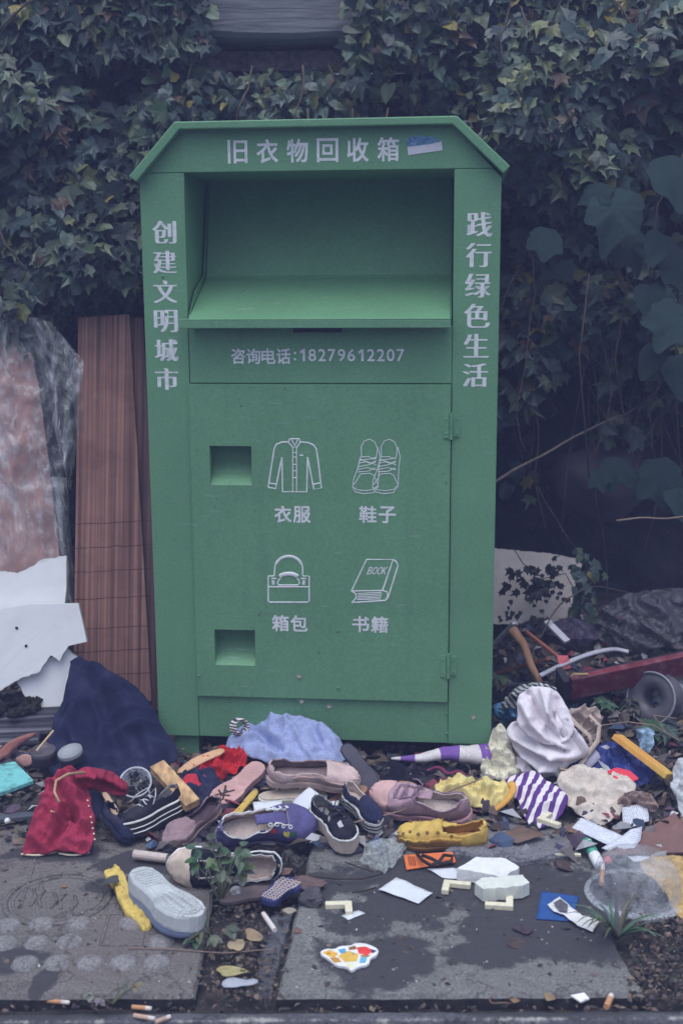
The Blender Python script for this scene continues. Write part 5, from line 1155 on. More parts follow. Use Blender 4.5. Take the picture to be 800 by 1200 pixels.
so2 = [(373, 1116, .008), (382, 1111, .008), (392, 1112, .008), (398, 1108, .008), (410, 1108, .008), (418, 1104, .008), (432, 1106, .008), (444, 1112, .008), (442, 1119, .008), (434, 1122, .008), (432, 1130, .008), (420, 1132, .008), (412, 1138, .008), (406, 1132, .008), (394, 1131, .008), (386, 1124, .008)]
sm_ = smooth_poly([gm(*p) for p in so2], 1); MB().prism(sm_, (0, 0, -.007)).build('sticker_body', WHITE, st_, bevel=.0015)
for i, (pts, cl) in enumerate([([(378, 1116), (386, 1113), (396, 1117), (392, 1122), (384, 1120)], (215, 150, 50)), ([(396, 1120), (408, 1114), (420, 1118), (418, 1126), (404, 1127)], (190, 155, 60)), ([(418, 1110), (428, 1109), (438, 1114), (430, 1119), (420, 1117)], (210, 50, 60)), ([(396, 1113), (404, 1111), (406, 1116), (399, 1117)], (70, 140, 190)), ([(422, 1122), (430, 1121), (428, 1128), (421, 1128)], (80, 150, 190)), ([(434, 1112), (441, 1114), (436, 1117)], (50, 60, 110)), ([(386, 1122), (396, 1122), (400, 1127), (392, 1128)], (170, 120, 60)), ([(408, 1110), (416, 1108), (418, 1112), (409, 1113)], (120, 85, 60)), ([(404, 1128), (414, 1128), (416, 1133), (408, 1134)], (205, 205, 170)), ([(422, 1119), (434, 1119), (431, 1121), (423, 1121)], (150, 95, 50)), ([(382, 1117), (387, 1116), (386, 1119)], (205, 95, 40)), ([(411, 1116), (417, 1118), (412, 1119)], (235, 225, 190))]):
    MB().prism([gm(x, y, .0088) for x, y in pts], (0, 0, -.001)).build('colour_patch', M('patch colour %d' % i, C(*cl), .4, .15, 60, 0, dirt=.1), st_)
tu = thing('squeeze_tube', 'green and white squeeze tube with white cap below the receipt', 'tube', gm(695, 1000, .01)); a, b = gm(686, 984, .022), gm(702, 1014, .014); d = b-a
MB().tube([a+d*t for t in (0, .05, .3, .6)], [.004, .012, .0135, .0135], 14, flat=.8).build('tube_body', M('green tube', C(45, 140, 125), .4, .1, dirt=.2), tu, smooth=True)
lm2 = MB(); 
for k in (.18, .3, .42): lm2.tube([a+d*k+Vector((-.006, -.003, .0112)), a+d*k+Vector((.006, .002, .0112))], .001, 5)
lm2.build('printed_line', WHITE, tu)
MB().tube([a+d*t for t in (.6, .62, .97, 1.0)], [.0135, .0145, .0135, .011], 14, flat=.9).build('tube_cap', WHITE, tu, smooth=True)
rc = MB().lathe([(.0001, .008), (.008, .008), (.009, .0), (.009, -.008)], 12, gm(712, 1008, .012), Matrix.Rotation(1.1, 3, 'Y')); tag(rc.build('bottle_cap', M('red cap', C(200, 50, 75), .4), smooth=True), 'small red plastic cap touching the clear dome container', 'cap')
dm_ = thing('plastic_dome', 'clear scratched plastic dome container behind the grass tuft', 'container', gm(744, 1050, 0)); c = gm(744, 1050, 0)
DOM = clear('dome plastic', (.66, .70, .75), .14, .25, 12)
MB().lathe([(.112, .0), (.110, .006), (.100, .012), (.098, .045), (.088, .075), (.068, .094), (.04, .102), (.0001, .104)], 40, c).build('dome', DOM, dm_, smooth=True)
MB().lathe([(.105, .003), (.112, .002), (.115, .006), (.110, .010), (.101, .012)], 40, c).build('rim', clear('rim film', (.7, .73, .78), alpha=.3), dm_, smooth=True)
o = slab('brown_cardboard', '', '', [(705, 1002, .016), (722, 992, .02), (790, 952, .04), (812, 985, .028), (812, 998, .02)], M('brown card', C(108, 82, 88), .85, .15, 20, .2, dirt=.4), .004, part=True); tag(o, 'flat brown cardboard piece at the right edge below the plank', 'cardboard')
cloth('straw_mat', 'matted yellowish straw patch at the right edge behind the dome', 'straw', [(742, 1012, .012), (770, 1002, .02), (812, 1004, .025), (815, 1072, .01), (792, 1078, .006), (778, 1040, .01)], M('straw', C(175, 148, 100), .95, .4, 40, 1, 160, .5, (.12, .09, .05), 25, bd=.008), .012, (), th=.006, step=.008, wr=(.008, 70), seed=87)
o = slab('wooden_slat', '', '', [(664, 986, .02), (700, 988, .02), (700, 992, .018), (664, 990, .018)], CREAM, .006, part=True); 
bpy.data.objects.remove(o)
tag(beam(gm(646, 1001, .014), gm(680, 1002, .014), .008, .006).build('cream_strip', CREAM, bevel=.001), 'short cream plastic strip on the dark leaf left of the tube', 'strip')
# ---- right bank
tag(beam(gm(722, 863, .10), gm(784, 910, .055), .05, .016, -.35).build('orange_plank', wood('orange wood', C(190, 128, 55), C(222, 160, 75), 30, 'X', .75), bevel=.002), 'short orange-yellow wooden plank slanting over the blue tarpaulin', 'plank')
o = slab('plastic_leaf', '', '', [(711, 903, .065), (722, 899, .068), (738, 903, .064), (748, 912, .055), (736, 917, .052), (720, 912, .058)], M('red plastic', C(222, 45, 75), .4, .15, dirt=.2), .004, part=True, bevel=.001); tag(o, 'bright red flat plastic piece on the blue tarpaulin', 'plastic piece')
o = slab('plastic_fin', '', '', [(700, 890, .06), (712, 898, .068), (724, 916, .05), (714, 912, .05)], M('white fin', C(165, 170, 182), .5), .003, part=True); tag(o, 'white pointed plastic fin beside the red plastic piece', 'plastic piece')
MAR = M('maroon paint', C(104, 42, 66, .85), .6, .3, 12, .25, 50, .6, (.30, .22, .25), 26)
mbd = thing('maroon_board', 'long maroon painted drawer board with scratches at the right', 'board', gm(740, 800, .05))
a, b = gm(668, 806, .10), gm(815, 775, .14); d = b-a
beam(a, b, .022, .075, .35).build('front_face', MAR, mbd, bevel=.002)
mm = frame(d) @ Matrix.Rotation(.35, 3, 'X'); bb = MB().box((a+b)/2+mm @ Vector((.0, .045, -.02)), (d.length*.98, .06, .01), mm); bb.build('inner_board', M('dark board', C(48, 46, 66)), mbd, bevel=.002)
bb = MB().box(a+mm @ Vector((-.012, .03, -.005)), (.02, .07, .07), mm); bb.build('end_board', M('dark board', C(48, 46, 66)), mbd, bevel=.002)
gb = MB().tube([a+mm @ Vector((0, -.002, .045)), a+mm @ Vector((.006, -.006, .055)), a+mm @ Vector((.05, -.004, .042))], .003, 6); gb.build('brass_clip', M('brass', (.6, .45, .18), .35), mbd)
q0 = vp(620, 700, 3.88); n3 = Vector((-.12, -.95, .28)).normalized()
tag(panel([(570, 642), (640, 648), (684, 656), (672, 690), (668, 726), (630, 735), (570, 730)], q0, n3, -.02, .003).build('white_board', M('dirty white board', C(162, 156, 162, 1.35), .85, .2, 6, .3, 40, .7, (.22, .18, .17), 6)), 'dirty white board leaning in the hollow right of the bin', 'board')
L = Leaves()
for i in range(80):
    p = vp(rnd.gauss(634, 17), rnd.gauss(682, 13), 3.80+rnd.uniform(-.05, .03)); L.leaf(p, Vector((rnd.gauss(0, .4), -.9, rnd.gauss(.2, .4))), Vector((rnd.gauss(0, .6), 0, -1)), rnd.uniform(.012, .03), P_, (.02, .022, .02))
for i in range(14):
    p = vp(rnd.gauss(610, 9), rnd.gauss(722, 8), 3.78); L.leaf(p, Vector((rnd.gauss(0, .4), -.9, .3)), Vector((rnd.gauss(0, .6), 0, -1)), rnd.uniform(.01, .022), O_, (.02, .022, .02))
rt_ = thing('withered_sprig', 'withered dark leaf sprig hanging against the leaning white board', 'sprig', vp(636, 700, 3.8)); L.build('leaves', lm.m, rt_)
MB().tube([vp(px, py, 3.79) for px, py in ((600, 640), (612, 660), (636, 678), (662, 672), (672, 690))], .0018, 5).build('stem', stem_mat, rt_)
L = Leaves()
for i in range(40): L.leaf(vp(rnd.gauss(682, 7), rnd.gauss(690, 20), 3.72+rnd.uniform(-.05, .05)), Vector((rnd.gauss(0, .5), -.8, .4)), Vector((rnd.gauss(0, .6), -.3, -1)), rnd.uniform(.02, .04), rnd.choice([P_, O_]), tone())
rt_ = thing('ivy_tuft', 'tuft of dusty creeper leaves at the right edge of the white board', 'plant', vp(682, 720, 3.72)); L.build('leaves', lm.m, rt_)
a, b = vp(600, 738, 3.55), vp(632, 800, 3.42)
sk = MB().tube([a, a.lerp(b, .35)+Vector((.006, 0, .01)), a.lerp(b, .7), b], [.016, .013, .012, .010], 9); tag(sk.build('broken_branch', wood('branch wood', C(105, 75, 70), C(170, 130, 108), 25), smooth=True), 'broken brown stick pointing down at the striped bag', 'stick')
pl = [gm(632, 792, .10), gm(660, 778, .12), gm(690, 766, .13), (gm(718, 760, .13)), gm(735, 764, .12)]
for _ in range(2): pl = [pl[0]]+[p for a, b in zip(pl, pl[1:]) for p in (a.lerp(b, .25), a.lerp(b, .75))]+[pl[-1]]
tag(MB().tube(pl, .011, 10, flat=.6).build('plastic_conduit', M('pale conduit', C(128, 130, 150, 1.4), .5), smooth=True), 'long pale bent plastic conduit above the maroon board', 'conduit')
tag(beam(gm(640, 728, .12), gm(664, 752, .10), .022, .008, .2).build('white_lath', M('lath white', C(135, 135, 155, 1.5), .7)), 'short white lath below the leaning white board', 'lath')
tag(beam(gm(578, 755, .10), gm(602, 730, .16), .016, .008).build('white_lath', MATS['lath white']), 'short white lath slanting up close to the bin edge', 'lath')
for a, b, r, lb in (((570, 792, .05), (642, 772, .09), .007, 'thin rusty rod lying across the rubbish right of the bin'), ((616, 740, .12), (660, 775, .09), .006, 'reddish-brown stick crossing beside the broken brown stick'), ((560, 805, .05), (640, 800, .05), .006, 'grey rod lying low beside the bin edge')):
    tag(beam(gm(*a), gm(*b), r*2, r*1.4).build('thin_rod', M('rusty rod' if 'rust' in lb or 'red' in lb else 'grey rod', C(120, 72, 70, 1.2) if 'red' in lb or 'rust' in lb else C(82, 85, 105, 1.2), .8), bevel=.001), lb, 'rod')
o = slab('pink_scrap', '', '', [(652, 768, .14), (665, 768, .145), (668, 782, .11), (656, 784, .11)], M('pink paper', C(175, 85, 100, 1.2), .8), .003, part=True); tag(o, 'small pink scrap standing above the pale conduit', 'scrap')
GBAG = clear('grey film', (.085, .085, .10), .4, .55, 14)
cloth('plastic_bag', 'large dull grey plastic bag slumped in the dark behind the maroon board', 'plastic bag', [(690, 745, .05), (700, 715, .12), (725, 700, .18), (760, 690, .20), (815, 688, .22), (815, 745, .12), (780, 760, .08), (735, 764, .05)], GBAG, .05, [(.03, 110, .8, 0), (.02, 150, 2, 1)], th=.002, step=.012, wr=(.01, 30), seed=91, rdg=(.016, 15, 0.9, .45))
cloth('dark_bag', 'dark purplish bag sagging below the leaning white board', 'bag', [(628, 745, .03), (645, 728, .08), (670, 722, .10), (698, 735, .08), (700, 752, .04), (665, 760, .03)], M('purple bag', C(58, 52, 82), .5, .3), .04, [(.02, 120, .5, 0)], step=.011, wr=(.006, 40), seed=93, rdg=(.016, 15, 1.6, .45))
rl = thing('plastic_reel', 'dark grey plastic reel with a shiny hoop at the right edge', 'reel', gm(775, 830, .06)); c = vp(768, 818, 3.32); mm = Matrix.Rotation(PI/2-.25, 3, 'X') @ Matrix.Rotation(.0, 3, 'Y'); mm = Matrix.Rotation(-.75, 3, 'Z') @ mm
MB().lathe([(.03, -.03), (.030, .03), (.072, .032), (.074, .028), (.034, .022), (.034, -.022), (.074, -.028), (.072, -.032), (.03, -.03)], 36, c, mm).build('spool', M('reel grey', C(78, 78, 95), .4, .15), rl, smooth=True)
MB().lathe([(.072, .029), (.078, .030), (.078, .036), (.072, .036), (.072, .029)], 36, c, mm).build('hoop', M('shiny hoop', C(120, 125, 142), .25), rl, smooth=True)
MB().tube([c+mm @ Vector((0, 0, -.03)), c+mm @ Vector((0, 0, -.16))], .055, 18).build('barrel', clear('barrel film', (.6, .62, .66), .25, .5, 30), rl, smooth=True)
cloth('plastic_sheet', 'white translucent plastic sheet hanging at the right edge below the plank', 'plastic sheet', [(786, 905, .07), (796, 888, .10), (815, 890, .11), (815, 970, .02), (800, 965, .01), (792, 940, .03)], clear('white film sheet', (.8, .83, .86), .35, .6, 30), .02, [(.012, 160, .3, 0)], th=.0015, step=.008, wr=(.004, 50), seed=95, rdg=(.016, 15, 2.3, .45))
cloth('blue_film', 'thin blue and white torn plastic film tangled behind the orange plank', 'plastic film', [(745, 860, .07), (758, 852, .10), (768, 860, .09), (766, 880, .06), (758, 890, .04), (750, 878, .05)], M('blue white film', C(105, 135, 165), .35, .6, 60, .3), .012, [(.012, 170, .3, 0)], th=.001, step=.007, wr=(.006, 80), seed=97, rdg=(.016, 15, 3.0, .45))
cloth('brown_paper_wad', 'crumpled brown paper wad beside the small printed note', 'paper wad', [(718, 940, .03), (735, 926, .05), (760, 930, .05), (772, 945, .03), (765, 955, .015), (740, 948, .015)], M('brown paper', C(125, 108, 112), .85, .25), .02, [(.012, 150, .8, 0)], th=.002, step=.007, wr=(.007, 70), seed=99, rdg=(.024, 30, .4, .7))
ang = [(660, 880), (680, 868), (705, 850), (735, 846), (765, 850), (795, 868)]
tag(MB().tube([gm(x, y, .10) for x, y in ang], .0022, 5).build('bare_twig', pale, smooth=True), 'thin tan bent grass stalk arching over the orange plank end', 'twig')
tag(MB().tube([gm(x, y, .10) for x, y in ((765, 838), (792, 842))]+[gm(765, 838, .10), gm(782, 862, .08)], .0018, 5).build('bare_twig', pale), 'small forked pale twig in front of the grey reel', 'twig')

# ---- leaves, stones, butts
def fallen(name, label, cx, cy, dz, size, ang, col, kind=O_, group=None, curl=.5):
    L = Leaves(); p = gm(cx, cy, dz)
    L.leaf(p, Vector((rnd.gauss(0, .15), rnd.gauss(-.1, .15), 1)), Vector((math.cos(ang), math.sin(ang), 0)), size, kind, col, curl)
    m = MB(); m.v = L.v; m.f = L.f; o = m.build(name, M('leaf %.2f %.2f %.2f' % col, col, .8, .35, 30, .3, 90, .4, tuple(c*.4 for c in col), 25))
    sm_ = o.modifiers.new('sub', 'SUBSURF'); sm_.levels = sm_.render_levels = 1
    so_ = o.modifiers.new('thickness', 'SOLIDIFY'); so_.thickness = .0012
    return tag(o, label, 'leaf', group)
YL, BL, DL, GL = (.42, .36, .17), (.20, .12, .09), (.085, .06, .06), (.07, .075, .07)
for a in [('yellow-green withered leaf in the gap between the slabs', 262, 1138, .008, .06, .5, YL), ('curled tan leaf above the yellow-green withered leaf', 275, 1110, .012, .045, 1.3, (.36, .28, .17)), ('tan dry leaf right of the weed stems in the gap', 292, 1095, .012, .04, .2, (.34, .25, .15)), ('pale tan leaf below the navy bristle pad', 336, 1068, .012, .03, .8, (.38, .33, .26)),
          ('wide dark brown leaf left of the squeeze tube', 655, 1010, .014, .065, .1, DL), ('brown leaf standing under the striped sock', 672, 974, .03, .05, 1.2, BL), ('brown leaf left of the receipt strip', 640, 984, .016, .045, 2.6, BL), ('dark leaf curled on the slab stain right of the light patch', 600, 1103, .004, .05, -.3, DL), ('dark purple leaf on the stain below the blue square', 610, 1090, .006, .05, .9, (.07, .05, .065)),
          ('small dark brown leaf left on the slab above the sticker', 346, 1090, .004, .022, .1, BL), ('brown leaf by the red shoe-sole rim', 338, 1020, .02, .05, 2.9, (.19, .12, .1)), ('grey-green leaf lying across the yellow foam strip', 136, 1030, .042, .04, 3.4, GL), ('tiny orange leaf on the round emblem', 74, 1038, .006, .013, .2, (.32, .17, .09)),
          ('brown leaf at the right end of the kerb gap', 600, 1172, .0, .02, .4, (.26, .17, .09)), ('tan leaf scrap in the kerb gap', 640, 1168, .004, .022, .2, (.30, .21, .12)), ('tiny yellow leaf speck on red jacket back', 60, 950, .135, .010, .3, (.55, .38, .2))]:
    fallen('fallen_leaf', a[0], *a[1:])
def rock(name, label, cx, cy, dz, sx, sy, sz, col, seed=0):
    m = MB(); c = gm(cx, cy, dz); N = 9
    for i in range(N+1):
        for j in range(12):
            th, ph = PI*i/N, 2*PI*j/12; d = Vector((math.sin(th)*math.cos(ph), math.sin(th)*math.sin(ph), math.cos(th))); g = 1+.45*noise.noise(d*1.5+Vector((seed, seed*2, 0)))
            m.v.append(c+Vector((d.x*sx*g, d.y*sy*g, max(-.5, d.z)*sz*g)))
    m.f = [(i*12+j, (i+1)*12+j, (i+1)*12+(j+1) % 12, i*12+(j+1) % 12) for i in range(N) for j in range(12)]
    return tag(m.build(name, M('rock %.3f' % col[0], col, .9, .3, 40, .8, 120)), label, 'stone')
rock('stone', 'dark angular stone at the upper left corner of the stained slab', 365, 1052, .012, .028, .03, .02, (.09, .08, .095), 3)
rock('stone', 'brown flat stone just behind the dark angular stone', 355, 1036, .012, .05, .03, .014, (.15, .10, .095), 5)
rock('stone', 'small pale quartz-like pebble beside the green weed', 276, 1046, .012, .013, .013, .013, (.35, .35, .36), 8)
BUT = M('cork paper', C(170, 125, 95), .8, .1); BUTW = M('butt paper', C(185, 180, 185), .8, .1)
def butt(x0, y0, x1, y1, r, dz, label, m2=BUT):
    a, b = gm(x0, y0, dz), gm(x1, y1, dz); t = thing('cigarette_butt', label, 'cigarette butt', a, 'cigarette butts')
    MB().tube([a, a.lerp(b, .7)], r, 10).build('filter', m2, t, smooth=False); MB().tube([a.lerp(b, .7), a.lerp(b, .97), b], [r*.95, r*.9, r*.4], 10).build('paper_end', BUTW, t)
butt(50, 1172, 82, 1175, .0045, -.012, 'orange cigarette butt at the far left of the kerb')
butt(155, 1180, 178, 1182, .0045, -.008, 'upper pale brown butt right of the kerb weed'); butt(157, 1190, 182, 1194, .0045, -.008, 'lower pale butt right of the kerb weed', M('pale cork', C(165, 140, 130), .8)); butt(182, 1198, 200, 1191, .0045, -.008, 'tilted pale butt furthest right of the kerb weed trio', M('pale cork', C(165, 140, 130), .8))
butt(710, 1180, 716, 1166, .006, -.005, 'stubby orange butt below the slab corner on the right'); butt(322, 1090, 308, 1070, .0055, .012, 'white butt below the navy bristle pad', BUTW); butt(704, 1036, 706, 1014, .005, .012, 'thin orange stub left of the clear dome')
cloth('grey_wrapper', 'flat grey foil wrapper below the yellow-green withered leaf', 'wrapper', [(258, 1152, .004), (270, 1144, .008), (284, 1148, .006), (302, 1146, .006), (303, 1153, .003), (282, 1156, .003), (264, 1158, .002)], M('grey foil', C(138, 145, 165), .5, .15), .003, (), th=.001, step=.006, wr=(.002, 80), seed=101)
o = slab('white_shard', '', '', [(668, 1166, .0), (684, 1163, .004), (690, 1170, .0), (680, 1174, -.002)], WHITE, .003, part=True); tag(o, 'tiny white plastic shard in the gap below the slab corner', 'shard')
rg2 = MB(); c = gm(588, 1172, -.008); rg2.tube([c+Vector((.024*math.cos(a), .012*math.sin(a), .002*math.sin(3*a))) for a in [2*PI*i/26 for i in range(27)]], .0018, 6, cap=False)
tag(rg2.build('rubber_ring', M('brown rubber', C(95, 78, 82), .6)), 'thin brown rubber ring lying in the kerb gap', 'ring')
# weeds
def weed(label, base, n, hgt, kind, spread, col, size, blade=False, name='weed', cat='weed'):
    c = gm(*base, 0); t = thing(name, label, cat, c); L = Leaves(); st = MB()
    for i in range(n):
        a = rnd.uniform(0, 2*PI); h = hgt*rnd.uniform(.5, 1.1); d = Vector((math.cos(a)*spread, math.sin(a)*spread*.7, h)); k = tuple(q*rnd.uniform(.7, 1.3) for q in col)
        if blade:
            pts = [c+Vector((d.x*s, d.y*s, h*(1.6*s-1.1*s*s))) for s in [j/6 for j in range(7)]]
            sd_ = Vector((-d.y, d.x, 0)).normalized(); b = len(L.v)
            for j, p in enumerate(pts): w_ = size*(1-(j/6)**1.5)+.0006; L.v += [p-sd_*w_, p+Vector((0, 0, -w_*.4)), p+sd_*w_]
            for j in range(6):
                L.f += [(b+j*3, b+j*3+1, b+j*3+4, b+j*3+3), (b+j*3+1, b+j*3+2, b+j*3+5, b+j*3+4)]; L.c += [k, k]
        else:
            pts = [c, c+d*.5+Vector((0, 0, h*.15)), c+d]; st.tube(pts, [.002, .0016, .001], 5)
            for q in range(3):
                aa = a+(q-1)*1.1; L.leaf(c+d*(1 if q == 1 else .86), Vector((rnd.gauss(0, .2), -.35, 1)), Vector((math.cos(aa), math.sin(aa), -.15)), size*rnd.uniform(.7, 1.15), kind, k, .35)
    L.build('leaves', lm.m, t)
    if st.v: st.build('stem', M('weed stem', (.12, .13, .08), .8), t)
    return t
weed('green clover-like weed growing in front of the white-capped black sneaker', (258, 1058), 13, .13, O_, .06, (.08, .13, .075), .026)
weed('small green weed sprouting in the gap between the slabs', (250, 1105), 6, .04, O_, .04, (.09, .13, .08), .026)
weed('long-bladed grass tuft in front of the clear dome container', (722, 1100), 22, .115, O_, .11, (.11, .15, .095), .0045, True, 'grass_tuft', 'grass')
weed('green seedling leaves behind the orange plank', (722, 838), 8, .05, P_, .05, (.07, .12, .08), .035)
weed('leafy plant at the right edge beside the orange plank', (788, 868), 9, .05, P_, .06, (.06, .10, .07), .045)
weed('dusty green weed at the right side of the bin foot', (590, 812), 8, .06, O_, .05, (.075, .10, .07), .035)
weed('small pale weed with bare root on the kerb', (132, 1176), 4, .03, O_, .05, (.18, .19, .14), .014)
# dry twigs on the slab
for i, (pts, lb) in enumerate([([(404, 1010), (425, 1018), (438, 1022)], 'upper dark bare twig in front of the black and white sneaker'), ([(352, 1026), (395, 1030), (425, 1030), (448, 1024)], 'long dark twig running right from the brown flat stone'), ([(412, 1046), (428, 1044), (440, 1040)], 'shortest dark twig above the lone corner bracket')]):
    tag(MB().tube([gm(x, y, .012) for x, y in pts], .0016, 5).build('dark_twig', M('dark twig', C(48, 42, 52))), lb, 'twig', 'dark twigs on the slab')
tag(MB().tube([gm(x, y, .06) for x, y in ((396, 968), (440, 958), (470, 950), (520, 930), (565, 912))], .0022, 5).build('bare_twig', pale), 'long thin tan stalk lying across the dirty pink sneaker', 'twig')
tag(MB().tube([gm(x, y, .004) for x, y in ((150, 1111), (200, 1112), (262, 1117), (320, 1112))], .0012, 5).build('bare_twig', pale), 'long pale grass stalk crossing from the left slab to the gap', 'twig')
for px, py, lb in ((352, 793, 'dry petal scrap stuck highest on the bin door'), (352, 822, 'tiny dry petal stuck at the bin door bottom edge'), (384, 828, 'dry petal scrap stuck on the bottom rail'), (553, 841, 'pale petal scrap stuck on the right bin pillar')):
    n_ = Vector((math.sin(-YAW), math.cos(-YAW), 0)); p = plp(px, py, Vector((-.52932, 3.27242, .08))+n_*(-.012), n_)
    L = Leaves(); L.leaf(p, -n_+Vector((0, 0, .3)), Vector((rnd.choice((-1, 1)), 0, .2)), .012, O_, (.3, .25, .2)); m = MB(); m.v = L.v; m.f = L.f
    tag(m.build('dry_petal', M('dry petal', (.32, .27, .23), .8)), lb, 'petal', 'dry petals stuck on the bin')
def strand(name, label, cat, pts, r, mat, flat=.4):
    P3 = [gm(*p) for p in pts]
    for _ in range(2): P3 = [P3[0]]+[p for a, b in zip(P3, P3[1:]) for p in (a.lerp(b, .25), a.lerp(b, .75))]+[P3[-1]]
    return tag(MB().tube(P3, r, 8, flat=flat).build(name, mat, smooth=True), label, cat)
strand('fabric_strap', 'thin crimson and purple strap tangled below the striped cone', 'strap', [(500, 903, .03), (514, 897, .045), (524, 908, .035), (538, 902, .045), (548, 912, .03), (530, 918, .03), (516, 912, .04)], .006, fabric('plum strap', C(105, 50, 85)))
strand('fabric_strap', 'orange-yellow rolled strap at the right end of the yellow cloth', 'strap', [(578, 950, .02), (592, 940, .04), (602, 926, .05), (598, 918, .05)], .010, fabric('ochre strap', C(190, 140, 62)), .7)
strand('shoe_lace', 'loose grey lace trailing over the dark rag by the wooden block', 'lace', [(226, 962, .03), (238, 950, .035), (250, 955, .03), (246, 968, .02), (232, 976, .015)], .0032, LACE)
strand('fabric_strap', 'dark navy strap curving across the pile left of the navy slip-on', 'strap', [(380, 952, .05), (392, 944, .06), (404, 950, .05), (398, 962, .03)], .007, CANV_N)
cloth('dark_rag', 'brownish rag crumpled behind the blue-purple shoe heel', 'cloth', [(300, 955, .03), (330, 948, .04), (352, 950, .04), (344, 964, .02), (312, 968, .015)], fabric('brown rag', C(92, 76, 82)), .01, rdg=(.014, 24, .5, .5), seed=111)
cloth('dark_rag', 'black crumpled bag between the blue-purple shoe and the brush pad', 'bag', [(318, 1002, .01), (345, 998, .02), (362, 1010, .015), (352, 1022, .008), (330, 1020, .006)], M('black film', C(42, 42, 58), .4, .2), .01, rdg=(.014, 28, .5, .6), seed=113)
cloth('brown_card', 'flattened brown card scrap right of the yellow moccasin heel', 'card', [(578, 978, .03), (612, 968, .035), (640, 978, .032), (606, 988, .028)], M('damp card', C(98, 82, 84), .85, .3), .003, (), th=.002, step=.009, sm=0, wr=(.004, 40), seed=115)
cloth('foil_wrapper', 'small crumpled silver foil between spotted cloth and striped sock', 'wrapper', [(598, 912, .03), (610, 908, .04), (616, 918, .03), (604, 924, .02)], M('silver foil', C(165, 168, 180), .25, .2), .01, rdg=(.010, 40, .5, .8), seed=117)
cloth('clear_wrapper', 'crinkled clear film right of the long bent conduit', 'wrapper', [(705, 800, .05), (730, 792, .08), (752, 800, .06), (738, 815, .03), (714, 815, .03)], clear('dull film', (.45, .46, .5), .3, .35, 50), .012, rdg=(.016, 30, .5, .8), seed=119)
cloth('purple_scrap', 'mauve rag trodden flat in front of the maroon board end', 'cloth', [(650, 842, .03), (690, 834, .04), (712, 838, .035), (694, 850, .02), (664, 854, .02)], fabric('mauve scrap', C(110, 82, 100)), .006, rdg=(.012, 22, .5, .5), seed=121)
# ---- loose litter: crumbs of leaf, bark and grit too many to count
def scatter(name, label, n, sampler, cols, s0, s1, mat_name, thick=.35):
    m = MB(); tones = []
    for i in range(n):
        p = sampler(); s_ = rnd.uniform(s0, s1); a = rnd.uniform(0, 6.3); R_ = Matrix.Rotation(a, 3, 'Z') @ Matrix.Rotation(rnd.gauss(0, .45), 3, 'X') @ Matrix.Rotation(rnd.gauss(0, .45), 3, 'Y')
        k = rnd.choice((3, 4, 5, 6)); el = rnd.uniform(.35, 1); b = len(m.v); c = rnd.choice(cols); q = rnd.uniform(.6, 1.3); c = tuple(x*q for x in c)
        m.v.append(p+R_ @ Vector((0, 0, s_*thick)))
        for j in range(k): th = 2*PI*j/k; r = s_*rnd.uniform(.7, 1.2); m.v.append(p+R_ @ Vector((r*math.cos(th), r*el*math.sin(th), 0)))
        for j in range(k): m.f.append((b, b+1+j, b+1+(j+1) % k)); tones.append(c)
    o = m.build(name, None, None, local=True); at = o.data.attributes.new('leaf_tone', 'FLOAT_COLOR', 'FACE')
    if len(o.data.polygons) == len(tones): at.data.foreach_set('color', [q for c in tones for q in (*c, 1)])
    mt = NT(mat_name); a_ = mt.n('ShaderNodeAttribute'); a_.attribute_name = 'leaf_tone'; mt.base(a_.outputs['Color']); mt.p.inputs['Roughness'].default_value = .9; mt.bump(mt.noise(150, 4), .5, .002)
    o.data.materials.append(mt.m); return tag(o, label, None, kind='stuff')
def s_bank():
    while True:
        x = rnd.uniform(-1.3, 1.3); y = rnd.uniform(2.75, 3.95)
        if abs(x+.05) < .5 and y > 3.3: continue
        return Vector((x, y, mound(x, y)+rnd.uniform(-.002, .012)))
BRN = [(.06, .045, .045), (.10, .07, .06), (.04, .035, .04), (.14, .10, .08), (.05, .055, .045)]
scatter('leaf_litter', 'dark broken leaf litter around the bin', 4200, s_bank, BRN+[(.20, .15, .12)], .006, .024, 'litter')
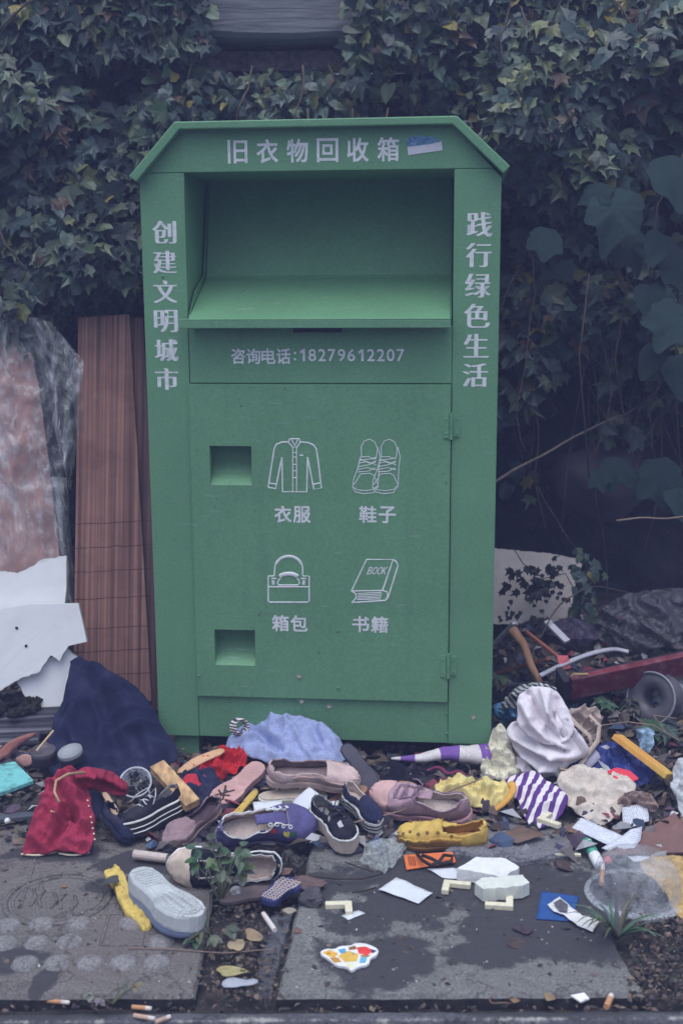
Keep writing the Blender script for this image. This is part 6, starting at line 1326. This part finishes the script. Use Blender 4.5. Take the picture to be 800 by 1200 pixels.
def s_gap():
    r = rnd.random()
    if r < .40: q = gp(rnd.gauss(285, 26), rnd.uniform(985, 1168)); z = -.012+rnd.random()*.012
    elif r < .45: q = gp(rnd.uniform(-20, 820), 1172+rnd.gauss(0, 1.6)); z = -.024+rnd.random()*.012
    elif r < .9: q = gp(rnd.uniform(735, 830), rnd.uniform(1030, 1172)); z = -.012+rnd.random()*.02
    else: q = gp(rnd.uniform(0, 800), rnd.uniform(960, 1160)); z = .001
    return Vector((q.x, q.y, z))
scatter('leaf_litter', 'dark leaf crumbs and dirt in the gaps between slabs', 3000, s_gap, BRN+[(.17, .13, .1)], .002, .010, 'litter fine')
def s_grit():
    q = gp(rnd.uniform(-10, 810), 935+240*rnd.random()**.8); return Vector((q.x, q.y, .0005))
def s_pile():
    while True:
        r = rnd.random()
        q = gp(rnd.uniform(170, 600), rnd.uniform(905, 1000)) if r < .5 else (gp(rnd.uniform(575, 810), rnd.uniform(800, 1010)) if r < .85 else gp(rnd.uniform(-10, 130), rnd.uniform(860, 960)))
        if q.y < 3.24 or abs(q.x+.05) > .55: return Vector((q.x, q.y, mound(q.x, q.y)+rnd.uniform(.0, .022)))
scatter('litter', 'trodden scraps of cloth, foil, card and plastic filling the gaps of the heap', 900, s_pile, [(.10, .075, .06), (.07, .055, .05), (.03, .03, .05), (.05, .045, .07), (.12, .09, .08), (.20, .17, .17), (.30, .28, .28), (.09, .06, .09), (.05, .05, .09), (.16, .11, .08), (.42, .42, .44), (.22, .05, .07), (.06, .09, .16)], .010, .036, 'scraps', .5)
scatter('litter', 'tiny pale grit and paper crumbs on the slabs', 900, s_grit, [(.07, .06, .06), (.09, .07, .06), (.45, .45, .47), (.3, .28, .27), (.06, .05, .055), (.06, .05, .055), (.12, .1, .1)], .0012, .0042, 'grit')

# ================================================================== blue scatter volume added to lift the dark tones
hm = bpy.data.materials.new('tone lift volume'); hm.use_nodes = True; ht = hm.node_tree
ht.nodes.remove(ht.nodes['Principled BSDF']); pv = ht.nodes.new('ShaderNodeVolumePrincipled')
pv.inputs['Color'].default_value = (.44, .50, .95, 1); pv.inputs['Density'].default_value = .0255; pv.inputs['Anisotropy'].default_value = 0
ht.links.new(pv.outputs[0], ht.nodes['Material Output'].inputs['Volume'])
tag(MB().box((0, 5, 1.0), (120, 120, 4.4)).build('lift_haze', hm, local=True), kind='stuff')
